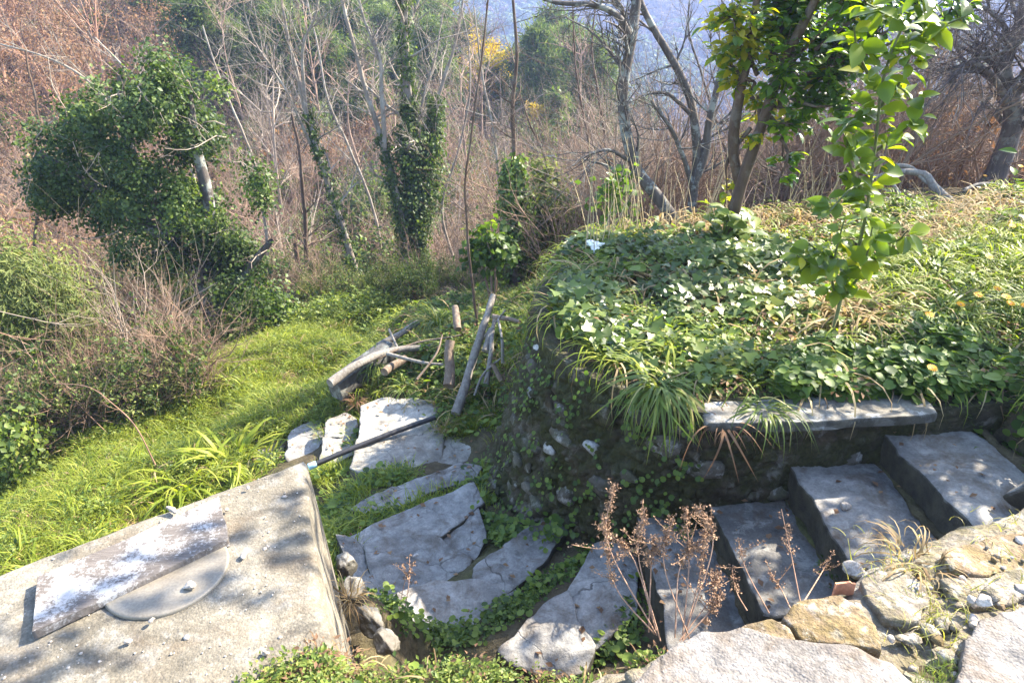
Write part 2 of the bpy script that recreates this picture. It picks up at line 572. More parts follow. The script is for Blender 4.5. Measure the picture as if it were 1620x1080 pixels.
c = m.mix(.6, c, m.ramp(n3, [(.3, .5), (.7, 1.5)]), 'MULTIPLY')
far = m.mix(1.0, m.ramp(m.noise(.025, 6, .65, p), [(.35, (.03, .045, .025)), (.5, (.075, .07, .05)), (.65, (.10, .085, .065))]),
            m.ramp(m.noise(.22, 6, .75, p), [(.35, .35), (.65, 1.6)]), 'MULTIPLY')
yy = m.n('ShaderNodeSeparateXYZ', None, _0=p).outputs[1]
c = m.mix(m.ramp(m.math('MULTIPLY', yy, .005), [(.09, 0), (.4, 1)]), c, far)
EARTH = m.done(m.bsdf(c, .95, m.bump(m.math('ADD', n2, m.math('MULTIPLY', n3, .4)), .8, .03), spec=.1))
kind(mb.build('ground', EARTH), 'structure')

# ------------------------------------------------------------------ stone and concrete pieces
def slab(mb, outline, z, thick, seed, rough=.012, step=.045, rings=9, tilt=(0, 0), jitter=.012, batter=.0):
    rng = np.random.default_rng(seed)
    tint = rng.uniform(0, 1)
    o = np.asarray(outline, float)
    pts = []
    for k in range(len(o)):
        a, b = o[k], o[(k + 1) % len(o)]
        n = max(1, int(round(np.hypot(*(b - a)) / step)))
        for i in range(n):
            pts.append(a + (b - a) * i / n)
    pts = np.array(pts)
    area = .5 * np.sum(pts[:, 0] * np.roll(pts[:, 1], -1) - pts[:, 1] * np.roll(pts[:, 0], -1))
    if area < 0:
        pts = pts[::-1]
    n = len(pts)
    pts = (np.roll(pts, 1, 0) + 6 * pts + np.roll(pts, -1, 0)) / 8
    pts = pts + (fbm(np.c_[pts, np.full(n, seed * .7)], 9, 3, seed) * jitter)[:, None] * norm(pts - pts.mean(0)) * 2
    c = pts.mean(0)
    V = []
    rs = np.concatenate([np.linspace(.08, .93, rings), [.985, 1.0]])
    for r in rs:
        q = c + (pts - c) * r
        h = fbm(np.c_[q, np.full(n, seed * 1.3)], 3.5, 5, seed) * rough * 2 + (q - c) @ np.array(tilt)
        dz = 0 if r < .95 else (-.002 if r < .99 else -.012)
        h = h + fbm(np.c_[q, np.full(n, seed * .3)], 22, 3, seed + 1) * rough * .35
        V.append(np.c_[q, z + h + dz])
    for f, ex in ((.35, .004), (.7, -.004), (1.0, 0.0)):
        q = c + (pts - c) * (1 + (ex + batter * f) / .4)
        q = q + norm(pts - c) * (fbm(np.c_[q, np.full(n, f * 3 + seed)], 8, 3, seed + 3) * .014)[:, None]
        V.append(np.c_[q, np.full(n, z - .012 - thick * f) + (q - c) @ np.array(tilt)])
    m = len(V)
    V = np.concatenate([np.vstack(V), [[c[0], c[1], z + fbm([[c[0], c[1], seed * 1.3]], 3.5, 5, seed)[0] * rough * 2]]])
    i = np.arange(m - 1)[:, None] * n
    j = np.arange(n)[None]
    j2 = (j + 1) % n
    mb.add(V, np.stack([i + j, i + n + j, i + n + j2, i + j2], -1).reshape(-1, 4), tint)
    mb.add(V[np.r_[0:n, len(V) - 1]], [[k, (k + 1) % n, n] for k in range(n)], tint)

import bmesh
_ico = {}
def ico(sub):
    if sub not in _ico:
        bm = bmesh.new()
        bmesh.ops.create_icosphere(bm, subdivisions=sub, radius=1)
        _ico[sub] = (np.array([v.co[:] for v in bm.verts]), np.array([[v.index for v in f.verts] for f in bm.faces]))
        bm.free()
    return _ico[sub]

def rock_arr(seed, size=(1, 1, 1), sub=3, cuts=9, noise=.12):
    rng = np.random.default_rng(seed)
    V, F = ico(sub)
    V = V.copy()
    for _ in range(cuts):
        nrm = rdir(rng, 1)[0]
        d = rng.uniform(.55, .85)
        h = V @ nrm
        V = V - np.outer(np.clip(h - d, 0, None) * .92, nrm)
    V = V * (1 + noise * fbm(V + seed * 3.1, 2.2, 4, seed))[:, None]
    return V * np.array(size), F

def rock(name, mat, loc, size, seed, rot=0.0, parent=None, sub=3, noise=.12, flat=False):
    V, F = rock_arr(seed, size, sub, noise=noise)
    c, s = math.cos(rot), math.sin(rot)
    V = V @ np.array([[c, s, 0], [-s, c, 0], [0, 0, 1]])
    loc = np.asarray(loc, float)
    mb = MB()
    mb.add(V + loc, F)
    return mb.build(name, mat, parent, flat, loc=None if parent is not None else loc)

M_STEP = stone_mat('step_stone', (.16, .152, .14), (.22, .208, .19), (.28, .264, .24), lichen=.35, side_moss=.92, dirt=.75, grain=70, bump=.9, lcol=(.40, .39, .36), crack=1.9, tintc=[(0, .68), (1, 1.25)])
M_STEP_UP = stone_mat('upper_step_stone', (.12, .115, .108), (.18, .171, .158), (.25, .236, .218), lichen=.45, side_moss=.92, dirt=.85, grain=70, bump=.8, lcol=(.36, .35, .32), tintc=[(0, .8), (1, 1.2)])
M_STEP_WARM = stone_mat('landing_stone', (.22, .20, .165), (.28, .26, .22), (.32, .30, .26), lichen=.3, side_moss=.8, dirt=.55, grain=70, bump=.9, crack=1.9, lcol=(.45, .43, .38), tintc=[(0, .75), (1, 1.2)])
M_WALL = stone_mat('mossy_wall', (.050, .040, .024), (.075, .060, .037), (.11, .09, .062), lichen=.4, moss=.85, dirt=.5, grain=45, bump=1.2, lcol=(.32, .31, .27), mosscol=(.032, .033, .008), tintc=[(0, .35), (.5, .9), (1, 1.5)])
M_RUBBLE = stone_mat('rubble_stone', (.065, .056, .042), (.10, .088, .068), (.15, .135, .11), lichen=.55, moss=.45, dirt=.5, grain=60, bump=.9, lcol=(.46, .45, .42), mosscol=(.05, .055, .016), scale=1.6)
M_LICHEN_ROCK = stone_mat('lichen_rock', (.20, .19, .18), (.30, .29, .28), (.40, .39, .37), lichen=.6, moss=.3, dirt=.4, grain=60, bump=.9, scale=1.8)
M_COPING = stone_mat('coping_stone', (.12, .108, .088), (.16, .148, .124), (.20, .188, .164), lichen=.4, side_moss=.7, dirt=.5, grain=60, bump=.6)
M_CONC = stone_mat('rough_concrete', (.145, .126, .094), (.185, .163, .125), (.215, .19, .15), lichen=.45, dirt=.55, grain=85, bump=.9, lcol=(.26, .245, .215), black=.6, aggr=.35)
M_CONC_PALE = stone_mat('pale_concrete', (.155, .136, .12), (.19, .172, .155), (.22, .203, .186), lichen=.4, dirt=.85, grain=95, bump=1.3, crack=1.4, black=.45, lcol=(.28, .267, .245), aggr=.35)
M_WARM = stone_mat('ochre_stone', (.16, .105, .055), (.22, .155, .09), (.27, .21, .14), lichen=.4, moss=.55, dirt=.8, grain=70, bump=1.1, mosscol=(.10, .075, .02), scale=2)
M_MORTAR = stone_mat('mossy_mortar', (.13, .11, .085), (.20, .17, .13), (.26, .23, .19), lichen=.4, moss=.4, dirt=.5, grain=60, bump=1.2, mosscol=(.10, .085, .02), scale=2)
M_PEBBLE = stone_mat('pebble', (.34, .28, .22), (.44, .38, .32), (.52, .48, .43), lichen=.3, dirt=.2, grain=120, bump=.5, scale=6)

# stair
stair = thing('stone_staircase', 'winding grey stone staircase descending round the mossy retaining wall', 'staircase', (1.0, 2.8, -1.2))
for k, (z, polys) in enumerate(TREADS):
    mat = M_STEP_WARM if 8 <= k <= 9 else (M_STEP if k > 3 else M_STEP_UP)
    if len(polys) == 1:
        mb = MB()
        slab(mb, polys[0], z, .30, 100 + k, rough=.015 if k < 4 else .02, rings=14, jitter=.02, step=.03, tilt=((.02, .01), (-.015, .02), (.02, -.015), (-.02, .015))[k % 4])
        mb.build('step', mat, stair)
    else:
        st = bpy.data.objects.new('step', None)
        c = np.mean([q for pl in polys for q in pl], 0)
        st.location = tuple(np.array([c[0], c[1], z]) - wloc(stair))
        st.parent = stair
        COL.objects.link(st)
        for j, pl in enumerate(polys):
            mb = MB()
            pl = np.asarray(pl); pl = pl.mean(0) + (pl - pl.mean(0)) * (1.22 if k in (5, 6) else 1.13)
            slab(mb, pl, z + (.0, .010, -.012, .014)[j], .28, 200 + 10 * k + j, rough=.026, jitter=.014, rings=14, tilt=((.03, -.02), (-.03, .03), (.02, .04), (-.02, -.03))[j])
            mb.build('slab', mat, st)
# soil washed against the back of each upper tread
for k, (x_, z_) in enumerate([(2.20, -.75), (1.665, -.96), (1.215, -1.14), (2.78, -.55)]):
    yy_ = np.linspace(2.45 if k < 3 else 2.7, 3.36, 40)
    q = np.c_[np.full(40, x_ - .005), yy_, np.full(40, z_ + .006)]
    q[:, 0] += fbm(q + k, 5, 3, 61) * .03
    mb = MB(); tube(mb, q, .030 + .022 * fbm(q + 3 * k, 9, 3, 62), 8)
    mb.V[0][:, 2] = z_ + .002 + (mb.V[0][:, 2] - z_) * .55
    mb.V[0] += (fbm(mb.V[0], 30, 3, 63) * .012)[:, None]
    mb.build('soil', EARTH, stair)
# low riser stone above the top tread
rock('riser_stone', M_STEP, (2.60, 2.62, -.45), (.20, .075, .12), 61, R(-8), stair)

# retaining wall round the planted bank: battered, lumpy core + rubble stones + coping
WT = np.array([(3.02, 3.34), (2.6, 3.33), (2.2, 3.31), (1.7, 3.26), (1.2, 3.22), (.98, 3.27), (.75, 3.42), (.55, 3.60), (.40, 3.80), (.28, 4.02), (.20, 4.25), (.15, 4.7), (.22, 5.1), (.36, 5.45), (.60, 5.8)])
WB_OUT = np.array([0, .0, .01, .02, .06, .10, .14, .18, .22, .27, .32, .36, .36, .34, .32])
WB_Z = np.array([-.75, -.8, -.95, -1.15, -1.35, -1.45, -1.52, -1.6, -1.7, -1.78, -1.85, -2.1, -2.15, -2.1, -2.0])
ns, nt = 190, 46
NS, NTT = 520, 120
u = np.linspace(0, len(WT) - 1, ns)
top = resample(WT, ns)
tg = norm(np.gradient(top, axis=0))
outn = np.stack([tg[:, 1] * -1, tg[:, 0]], -1) * np.sign(-1)   # placeholder, fixed below
outn = np.stack([-tg[:, 1], tg[:, 0]], -1)
if outn[0, 1] > 0:
    outn = -outn
wo_ = np.interp(u, np.arange(len(WT)), WB_OUT)
wz_ = np.interp(u, np.arange(len(WT)), WB_Z)
ztop = np.minimum(bank_z(top[:, 0], top[:, 1]) - .01, G(top[:, 0] - outn[:, 0] * .22, top[:, 1] - outn[:, 1] * .22) + .02)
tt = np.linspace(0, 1, nt)
def wall_pt(si, t):
    """si: array of ring indices 0..ns-1, t 0 top..1 base"""
    si = np.asarray(si, float)
    i0 = np.clip(si.astype(int), 0, ns - 2)
    f = (si - i0)
    l = lambda a: a[i0] * (1 - f if a.ndim == 1 else (1 - f)[..., None]) + a[i0 + 1] * (f if a.ndim == 1 else f[..., None])
    tp, on, zz, zb, ou = l(top), l(outn), l(ztop), l(wz_), l(wo_)
    q = np.concatenate([tp + on * (ou * t ** 1.1)[..., None], (zz + (zb - zz) * t)[..., None]], -1)
    n3 = np.concatenate([on, np.full(on.shape[:-1] + (1,), .25)], -1)
    return q, norm(n3)
S, T = np.meshgrid(np.linspace(0, ns - 1.001, NS), np.linspace(0, 1, NTT))
Q, N3 = wall_pt(S.ravel(), T.ravel())
rngv = np.random.default_rng(5)
vs_, vt_ = rngv.uniform(0, ns - 1, 1500), rngv.uniform(0, 1, 1500)
VC, _ = wall_pt(vs_, vt_)
QQ = Q + np.c_[fbm(Q, 9, 3, 41), fbm(Q, 9, 3, 42), fbm(Q, 9, 3, 43)] * .035
f1 = np.full(len(Q), 9.0); f2 = f1.copy(); fid = np.zeros(len(Q), int)
rv = rngv.uniform(.75, 1.5, 1500)
for kk in range(1500):
    dd = np.sqrt(((QQ - VC[kk]) ** 2 * np.array([1, 1, 2.0])).sum(1)) / rv[kk]
    nw_ = dd < f1
    f2 = np.where(nw_, f1, np.minimum(f2, dd)); fid = np.where(nw_, kk, fid); f1 = np.where(nw_, dd, f1)
bul = np.clip((f2 - f1) / .06, 0, 1) ** .6
ctint = rngv.uniform(.3, 1, 1500)[fid] * (.25 + .75 * bul)
d = fbm(Q, 3.2, 5, 33) * .09 + fbm(Q, 14, 3, 34) * .02 + (bul - .5) * .045 + (rngv.uniform(-1, 1, 1500)[fid]) * .018 * bul
d = d * np.clip(smooth(0, .12, T.ravel()) + .25, 0, 1) * (.35 + .65 * smooth(30, 75, S.ravel()))
Q = Q + N3 * d[:, None]
wall = thing('retaining_wall', 'dark mossy rubble retaining wall with rounded end beside the steps', 'wall', (.6, 3.9, -1.7))
mb = MB()
idx = np.arange(NS * NTT).reshape(NTT, NS)
mb.add(Q, np.stack([idx[:-1, :-1], idx[1:, :-1], idx[1:, 1:], idx[:-1, 1:]], -1).reshape(-1, 4), ctint)
# top band running back into the bank
B0 = Q.reshape(NTT, NS, 3)[0][np.linspace(0, NS - 1, ns).astype(int)]
B1 = B0 - np.c_[outn, np.zeros(ns)] * .22
B1[:, 2] = B0[:, 2] - .02
mb.add(np.vstack([B0, B1]), [[k + 1, k, k + ns, k + 1 + ns] for k in range(ns - 1)][::-1])
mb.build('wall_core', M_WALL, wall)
rng = np.random.default_rng(7)
rmesh = []
for k in range(7):
    mbx = MB()
    mbx.add(*rock_arr(300 + k, sub=2, noise=.25))
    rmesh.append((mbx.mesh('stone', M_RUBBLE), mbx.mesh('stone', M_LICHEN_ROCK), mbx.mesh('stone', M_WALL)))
cells = []
for _ in range(900):
    s_, t_ = rng.uniform(22, 178), rng.uniform(.10, .97)
    q, n3 = wall_pt(np.array([s_]), np.array([t_]))
    r_ = rng.uniform(.045, .12)
    if all(np.linalg.norm(q[0] - c_[0]) > (r_ + c_[2]) * .95 for c_ in cells):
        cells.append((q[0], n3[0], r_, s_, t_))
from mathutils import Matrix, Vector, Euler
for q, n3, r_, s_, t_ in cells[:95]:
    q2 = q + n3 * (fbm([q], 3.2, 5, 33)[0] * .10 * (.35 + .65 * smooth(30, 75, s_)) - r_ * .22)
    o = bpy.data.objects.new('stone', rmesh[rng.integers(7)][int(rng.choice([0, 1, 2], p=[.42, .04, .54]))])
    o.location = tuple(q2 - wloc(wall))
    o.rotation_euler = (0, 0, math.atan2(n3[0], -n3[1]) + rng.uniform(-.2, .2))
    o.scale = (r_ * rng.uniform(.9, 1.5), r_ * .55, r_ * rng.uniform(.55, .95))
    o.parent = wall
    COL.objects.link(o)
# big pale rocks on the crown of the wall's nose
for (px, py, z, sx, sy, sz, sd, mt) in [(872, 560, -.45, .13, .11, .12, 401, M_LICHEN_ROCK), (912, 588, -.50, .11, .10, .09, 402, M_RUBBLE), (968, 600, -.44, .085, .08, .06, 403, M_LICHEN_ROCK),
                                        (900, 640, -.66, .10, .09, .08, 405, M_RUBBLE), (1095, 735, -.85, .12, .07, .06, 406, M_LICHEN_ROCK),
                                        (1060, 690, -.70, .10, .07, .06, 407, M_RUBBLE),                                         (905, 790, -1.2, .1, .08, .08, 411, M_RUBBLE), (1000, 800, -1.2, .12, .07, .06, 412, M_RUBBLE)]:
    g = P(px, py, z)
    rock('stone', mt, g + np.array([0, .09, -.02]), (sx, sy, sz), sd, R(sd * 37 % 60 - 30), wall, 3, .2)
mb = MB()
cop = [(1.06, 3.12), (1.5, 3.12), (1.9, 3.16), (2.20, 3.19), (2.40, 3.22), (2.42, 3.45), (2.2, 3.44), (1.8, 3.40), (1.3, 3.36), (1.08, 3.34)]
slab(mb, cop, -.345, .045, 421, rough=.010, rings=6)
mb.build('coping_slab', M_COPING, wall)

# concrete tank, lower left
tank = thing('concrete_tank', 'rough pale concrete tank with flat top above the meadow', 'tank', (-1.3, 1.8, -2.4))
A, B, C_, D_ = np.array([-.965, 2.58]), np.array([-.40, 1.02]), np.array([-2.2, .2]), np.array([-2.75, 1.18])
nu, nv = 130, 110
U, Vv = np.meshgrid(np.linspace(0, 1, nu), np.linspace(0, 1, nv))
top_xy = ((1 - U)[..., None] * ((1 - Vv)[..., None] * A + Vv[..., None] * B) + U[..., None] * ((1 - Vv)[..., None] * D_ + Vv[..., None] * C_)).reshape(-1, 2)
edge = np.minimum(np.minimum(U, 1 - U) * 2.1, np.minimum(Vv, 1 - Vv) * 1.6).ravel()
hz = fbm(np.c_[top_xy, 0 * top_xy[:, 0]], 7, 4, 51) * .006 + fbm(np.c_[top_xy, 0 * top_xy[:, 0]], 34, 3, 52) * .004
zt = -.20 + hz - .02 * np.exp(-(edge / .018) ** 2)
ejit = fbm(np.c_[top_xy, 0 * top_xy[:, 0]], 5, 4, 53)[:, None] * .03 * np.exp(-(edge / .02) ** 2)[:, None]
top_xy = top_xy + norm(top_xy - top_xy.mean(0)) * ejit
mb = MB()
idx = np.arange(nu * nv).reshape(nv, nu)
TV = np.c_[top_xy, zt]
mb.add(TV, np.stack([idx[:-1, :-1], idx[:-1, 1:], idx[1:, 1:], idx[1:, :-1]], -1).reshape(-1, 4)[:, ::-1])
loop = np.r_[idx[0, :], idx[1:, -1], idx[-1, -2::-1], idx[-2:0:-1, 0]]
L0 = TV[loop]
n = len(L0)
rows = [L0]
cen = np.r_[top_xy.mean(0), 0]
for h, o_ in ((.03, .006), (.1, .02), (.35, .05), (.8, .10), (1.4, .15), (2.6, .2)):
    q = L0 + np.c_[norm(L0[:, :2] - cen[:2]) * o_, np.full(n, -h)]
    q[:, 2] = -.22 - h
    q[:, :2] += norm(L0[:, :2] - cen[:2]) * (fbm(q, 4, 4, 55) * .025)[:, None]
    rows.append(q)
RV = np.vstack(rows)
i = np.arange(len(rows) - 1)[:, None] * n
j = np.arange(n)[None]
j2 = (j + 1) % n
mb.add(RV, np.stack([i + j, i + j2, i + n + j2, i + n + j], -1).reshape(-1, 4))
mb.build('tank_body', M_CONC, tank)

# foreground wall below the camera: mortar bed, stones, concrete chunks
fw = thing('rubble_wall', 'low foreground wall of ochre stones and pale broken concrete beside the steps', 'wall', (1.0, 1.4, -.2))
EDGE = np.array([(-.62, 1.12), (-.2, 1.24), (.30, 1.34), (.62, 1.44), (1.0, 1.60), (1.39, 1.84), (1.7, 1.98), (1.95, 2.06), (2.4, 2.2), (3.1, 2.4)])
e = resample(EDGE, 150)
rows = []
for k, (off, z) in enumerate([(.10, -1.1), (.08, -.6), (.05, -.25), (.0, -.08), (-.06, -.04)] + [(-.06 - .035 * q, -.035) for q in range(1, 24)]):
    q = e + np.array([-.35, .94]) * off
    n_ = fbm(np.c_[q, np.full(len(q), z)], 6, 5, 71)
    zz = z + n_ * (.05 if k > 2 else .0)
    qq = q + np.array([-.35, .94]) * (n_ * .05)[:, None]
    rows.append(np.c_[qq, zz])
n = len(e)
mb = MB()
i = np.arange(len(rows) - 1)[:, None] * n
j = np.arange(n - 1)[None]
mb.add(np.vstack(rows), np.stack([i + j + 1, i + j, i + n + j, i + n + j + 1], -1).reshape(-1, 4)[:, ::-1])
mb.build('mortar_bed', M_MORTAR, fw)
for k, (pl, z, th, mat) in enumerate([
    ([(990, 1085), (1036, 1044), (1075, 1018), (1112, 1004), (1172, 998), (1225, 1010), (1290, 1016), (1345, 1020), (1412, 1046), (1455, 1084), (1400, 1180), (1000, 1180)], .03, .12, M_CONC_PALE),
    ([(1512, 1090), (1528, 1010), (1548, 978), (1580, 962), (1640, 955), (1760, 980), (1760, 1150), (1520, 1150)], .035, .10, M_CONC_PALE),
    ([(1150, 996), (1180, 984), (1222, 976), (1250, 990), (1262, 1012), (1235, 1020), (1196, 1006)], .012, .2, M_WARM),
    ([(1236, 972), (1268, 950), (1330, 944), (1362, 956), (1392, 990), (1398, 1030), (1340, 1018), (1270, 1008), (1258, 992)], .005, .25, M_WARM),
    ([(1356, 918), (1390, 902), (1436, 898), (1466, 922), (1470, 952), (1436, 986), (1400, 984), (1366, 950)], -.01, .25, M_MORTAR),
    ([(1488, 876), (1524, 858), (1572, 846), (1640, 842), (1660, 884), (1560, 908), (1500, 906)], -.01, .3, M_WARM),
    ([(1480, 914), (1560, 912), (1640, 896), (1650, 940), (1580, 956), (1510, 960)], -.015, .2, M_MORTAR)]):
    mb = MB()
    slab(mb, [xy(a, b, z) for a, b in pl], z, th, 500 + k, rough=.016 if k > 1 else .012, step=.014, jitter=.014, rings=30)
    mb.build('concrete_chunk' if k < 2 else 'stone', mat, fw)
for k, (px, py, z, s) in enumerate([(1010, 1075, -.02, .035), (1330, 1040, .0, .02), (1470, 1000, -.02, .03), (1440, 1010, -.02, .025), (1490, 985, -.02, .03), (1420, 985, -.02, .02), (1500, 1040, -.02, .03)]):
    rock('stone', M_MORTAR, P(px, py, z), (s * 1.3, s, s * .7), 520 + k, k, fw, 2)
rngw = np.random.default_rng(81)
small = []
for k in range(6):
    mbx = MB(); mbx.add(*rock_arr(560 + k, sub=2, noise=.3)); small.append((mbx.mesh('stone', M_MORTAR), mbx.mesh('stone', M_WARM), mbx.mesh('stone', M_PEBBLE)))
for k in range(110):
    px, py = rngw.uniform(1000, 1640), rngw.uniform(850, 1070)
    if py < 1080 - (px - 1000) * .38 + rngw.normal() * 8 or (py > 1015 and not 1440 < px < 1520):
        continue
    s = rngw.choice([.008, .012, .018, .028], p=[.35, .35, .2, .1])
    o = bpy.data.objects.new('stone', small[rngw.integers(6)][rngw.integers(3)])
    o.location = tuple(P(px, py, -.012) - wloc(fw)); o.scale = (s * 1.3, s, s * .8); o.rotation_euler = (rngw.normal() * .3, rngw.normal() * .3, rngw.uniform(0, 6)); o.parent = fw
    COL.objects.link(o)
# pale kerb stones between tank and steps, on a rubble footing
for k, (px, py, z, sx, sy, sz, rt) in enumerate([(546, 893, -.92, .06, .065, .06, 20), (560, 938, -.88, .065, .09, .07, 25), (588, 982, -.82, .055, .10, .06, 30), (612, 1016, -.76, .055, .075, .06, 30)]):
    o = rock('kerb_stone', M_COPING, P(px, py, z), (sx, sy, sz), 570 + k, R(rt), None, 4, .3)
    tag(o, ['pale stone wedged against the tank corner', 'upright pale kerb stone beside the tank edge', 'long pale kerb stone between tank and steps', 'pale kerb stone half buried in leafy weeds'][k], 'stone', 'kerb stones beside the tank')
# aggregate chips standing proud of the tank top
rr = np.random.default_rng(590)
mb = MB()
for k in range(420):
    u_, v_ = rr.uniform(.02, .75), rr.uniform(.02, .95)
    c = (1 - u_) * ((1 - v_) * A + v_ * B) + u_ * ((1 - v_) * D_ + v_ * C_)
    if np.hypot(c[0] + 1.24, c[1] - 1.86) < .27:
        continue
    V, F = rock_arr(600 + k % 40, (1, 1, .7), 1, 5, .3)
    sz = rr.choice([.003, .0045, .007, .011], p=[.6, .3, .09, .01])
    mb.add(V * sz * rr.uniform(.8, 1.3, 3) + np.r_[c, -.198], F)
kind(mb.build('chips', M_PEBBLE, tank), 'stuff')
# ------------------------------------------------------------------ things lying about
m = NT('flaking_paint')
p = m.pos()
g = m.n('ShaderNodeMapping', None, Vector=p, Rotation=(0, 0, R(-38)), Scale=(5, 40, 10)).outputs[0]
wood = m.ramp(m.noise(3, 5, .6, g), [(.3, (.07, .058, .05)), (.7, (.15, .13, .115))])
mk = m.math('ADD', m.noise(6, 3, .5, p), m.math('MULTIPLY', m.math('SUBTRACT', m.noise(70, 5, .8, p), .5), .9))
mask = m.ramp(mk, [(.49, 0), (.63, 1)])
c = m.mix(mask, wood, (.35, .34, .33))
M_PLANK = m.done(m.bsdf(c, .8, m.bump(mk, .5, .006)))
m = NT('galvanised')
p = m.pos()
c = m.ramp(m.noise(9, 5, .6, p), [(.3, (.19, .16, .12)), (.7, (.26, .235, .19))])
c = m.mix(.5, c, m.ramp(m.noise(120, 3, .6, p), [(.3, .6), (.7, 1.3)]), 'MULTIPLY')
M_METAL = m.done(m.bsdf(c, .55, m.bump(m.noise(60, 4, .6, p), .15, .004), spec=.5, Metallic=.35))
def plain(name, col, rough=.6, var=.3, scale=40, spec=.4, obj=False):
    m = NT(name)
    nz = m.noise(scale, 4, .6, m.pos(obj))
    c = m.mix(1.0, col, m.ramp(nz, [(.3, 1 - var), (.7, 1 + var)]), 'MULTIPLY')
    return m.done(m.bsdf(c, rough, m.bump(nz, .25, .004), spec=spec))
M_PIPE = plain('black_pipe', (.030, .030, .033), .5)
M_PIPEEND = plain('pipe_end', (.42, .62, .72), .5)
M_BAG = plain('white_plastic', (.85, .86, .88), .35, .08)
M_TERRA = plain('terracotta', (.45, .20, .11), .8)
M_DRY = plain('dry_stem', (.33, .20, .13), .85, .4, 60)
M_STRAW = plain('straw', (.42, .33, .19), .8, .35, 8)
M_LOG = bark_mat('weathered_log', (.11, .095, .08), (.25, .225, .195), 20, .15)
M_LOG2 = bark_mat('brown_log', (.11, .075, .052), (.24, .18, .13), 20, .1)
M_BEAM = bark_mat('dark_beam', (.045, .043, .038), (.12, .112, .10), 12, .3)

TZ = -.195
# plank
W = [P(60, 914, TZ + .03), P(346, 787, TZ + .03), P(362, 853, TZ + .03), P(53, 1000, TZ + .03)]
nu, nv = 60, 16
U, Vv = np.meshgrid(np.linspace(0, 1, nu), np.linspace(0, 1, nv))
q = (1 - Vv)[..., None] * ((1 - U)[..., None] * W[0] + U[..., None] * W[1]) + Vv[..., None] * ((1 - U)[..., None] * W[3] + U[..., None] * W[2])
q = q.reshape(-1, 3)
q[:, 2] += fbm(q, 6, 3, 91) * .004 + .006 * (2 * U.ravel() - 1) ** 2
q[:, :2] += (fbm(q, 14, 3, 92) * .004)[:, None]
idx = np.arange(nu * nv).reshape(nv, nu)
mb = MB()
mb.add(q, np.stack([idx[:-1, :-1], idx[1:, :-1], idx[1:, 1:], idx[:-1, 1:]], -1).reshape(-1, 4))
loop = np.r_[idx[0, :], idx[1:, -1], idx[-1, -2::-1], idx[-2:0:-1, 0]]
L0 = q[loop]
n = len(L0)
L1 = L0.copy(); L1[:, 2] -= .004; L1[:, :2] += norm(L0[:, :2] - q[:, :2].mean(0)) * .002
L2 = L1.copy(); L2[:, 2] = TZ + .001
RV = np.vstack([L0, L1, L2])
mb.add(RV, [[a + k, a + (k + 1) % n, a + n + (k + 1) % n, a + n + k] for a in (0, n) for k in range(n)])
mb.add(L2, [list(range(n))])
tag(mb.build('plank', M_PLANK, loc=q.mean(0)), 'short plank with flaking white paint lying on the concrete tank', 'plank')
# round cover
cc = P(268, 916, TZ)
cc = np.array([cc[0] - .02, cc[1] + .03, TZ])
mb = MB()
rings = [(0, .010), (.08, .0098), (.16, .0095), (.200, .009), (.207, .009), (.211, .004), (.211, -.004)]
ns_ = 72
a = np.arange(ns_) * 2 * math.pi / ns_
V = np.vstack([np.c_[cc[0] + max(r, .001) * np.cos(a), cc[1] + max(r, .001) * np.sin(a), np.full(ns_, TZ + h)] for r, h in rings])
i = np.arange(len(rings) - 1)[:, None] * ns_
j = np.arange(ns_)[None]
mb.add(V, np.stack([i + j, i + ns_ + j, i + ns_ + (j + 1) % ns_, i + (j + 1) % ns_], -1).reshape(-1, 4))
tag(mb.build('round_cover', M_METAL, loc=cc), 'round rusty metal cover half hidden under the plank', 'cover')

# loose stones: (px, py, z, size, label)
for k, (px, py, z, s, lab) in enumerate([
    (299, 926, TZ + .022, (.024, .018, .018), 'lumpy pale stone lying on the round metal cover'),
    (240, 980, TZ + .016, (.012, .010, .008), 'little tan pebble at the rim of the round cover'),
    (272, 806, TZ + .012, (.038, .014, .012), 'flat pinkish shard beside the plank on the tank'),
    (358, 806, TZ + .010, (.010, .009, .008), 'white pebble at the plank corner'),
    (392, 771, TZ + .010, (.008, .007, .010), 'reddish pebble near the far edge of the tank'),
    (202, 1014, TZ + .010, (.013, .010, .008), 'tan pebble below the plank on the tank'),
    (386, 877, TZ + .010, (.018, .012, .009), 'whitish chip on the stained part of the tank top'),
    (420, 1032, TZ + .008, (.016, .010, .008), 'whitish chip near the weeds on the tank top'),
    (1338, 800, -.735, (.045, .03, .024), 'pale lump of stone lying on a shaded step'),
    (1312, 785, -.75, (.014, .012, .010), 'dark small pebble on the shaded step'),
    (658, 878, -1.61, (.022, .014, .012), 'oval pale pebble on the cracked blue grey slab'),
    (1352, 902, -.70, (.06, .05, .04), 'dark stone at the end of the shaded step'),
    (1556, 950, .03, (.026, .020, .020), 'round cream pebble on the broken concrete'),
    (1537, 948, .02, (.020, .018, .016), 'grey pebble touching the round cream pebble'),
]):
    tag(rock('loose_stone', M_PEBBLE if k != 9 else M_MORTAR, P(px, py, z), s, 700 + k, k * 1.3, None, 3, .25), lab, 'stone')
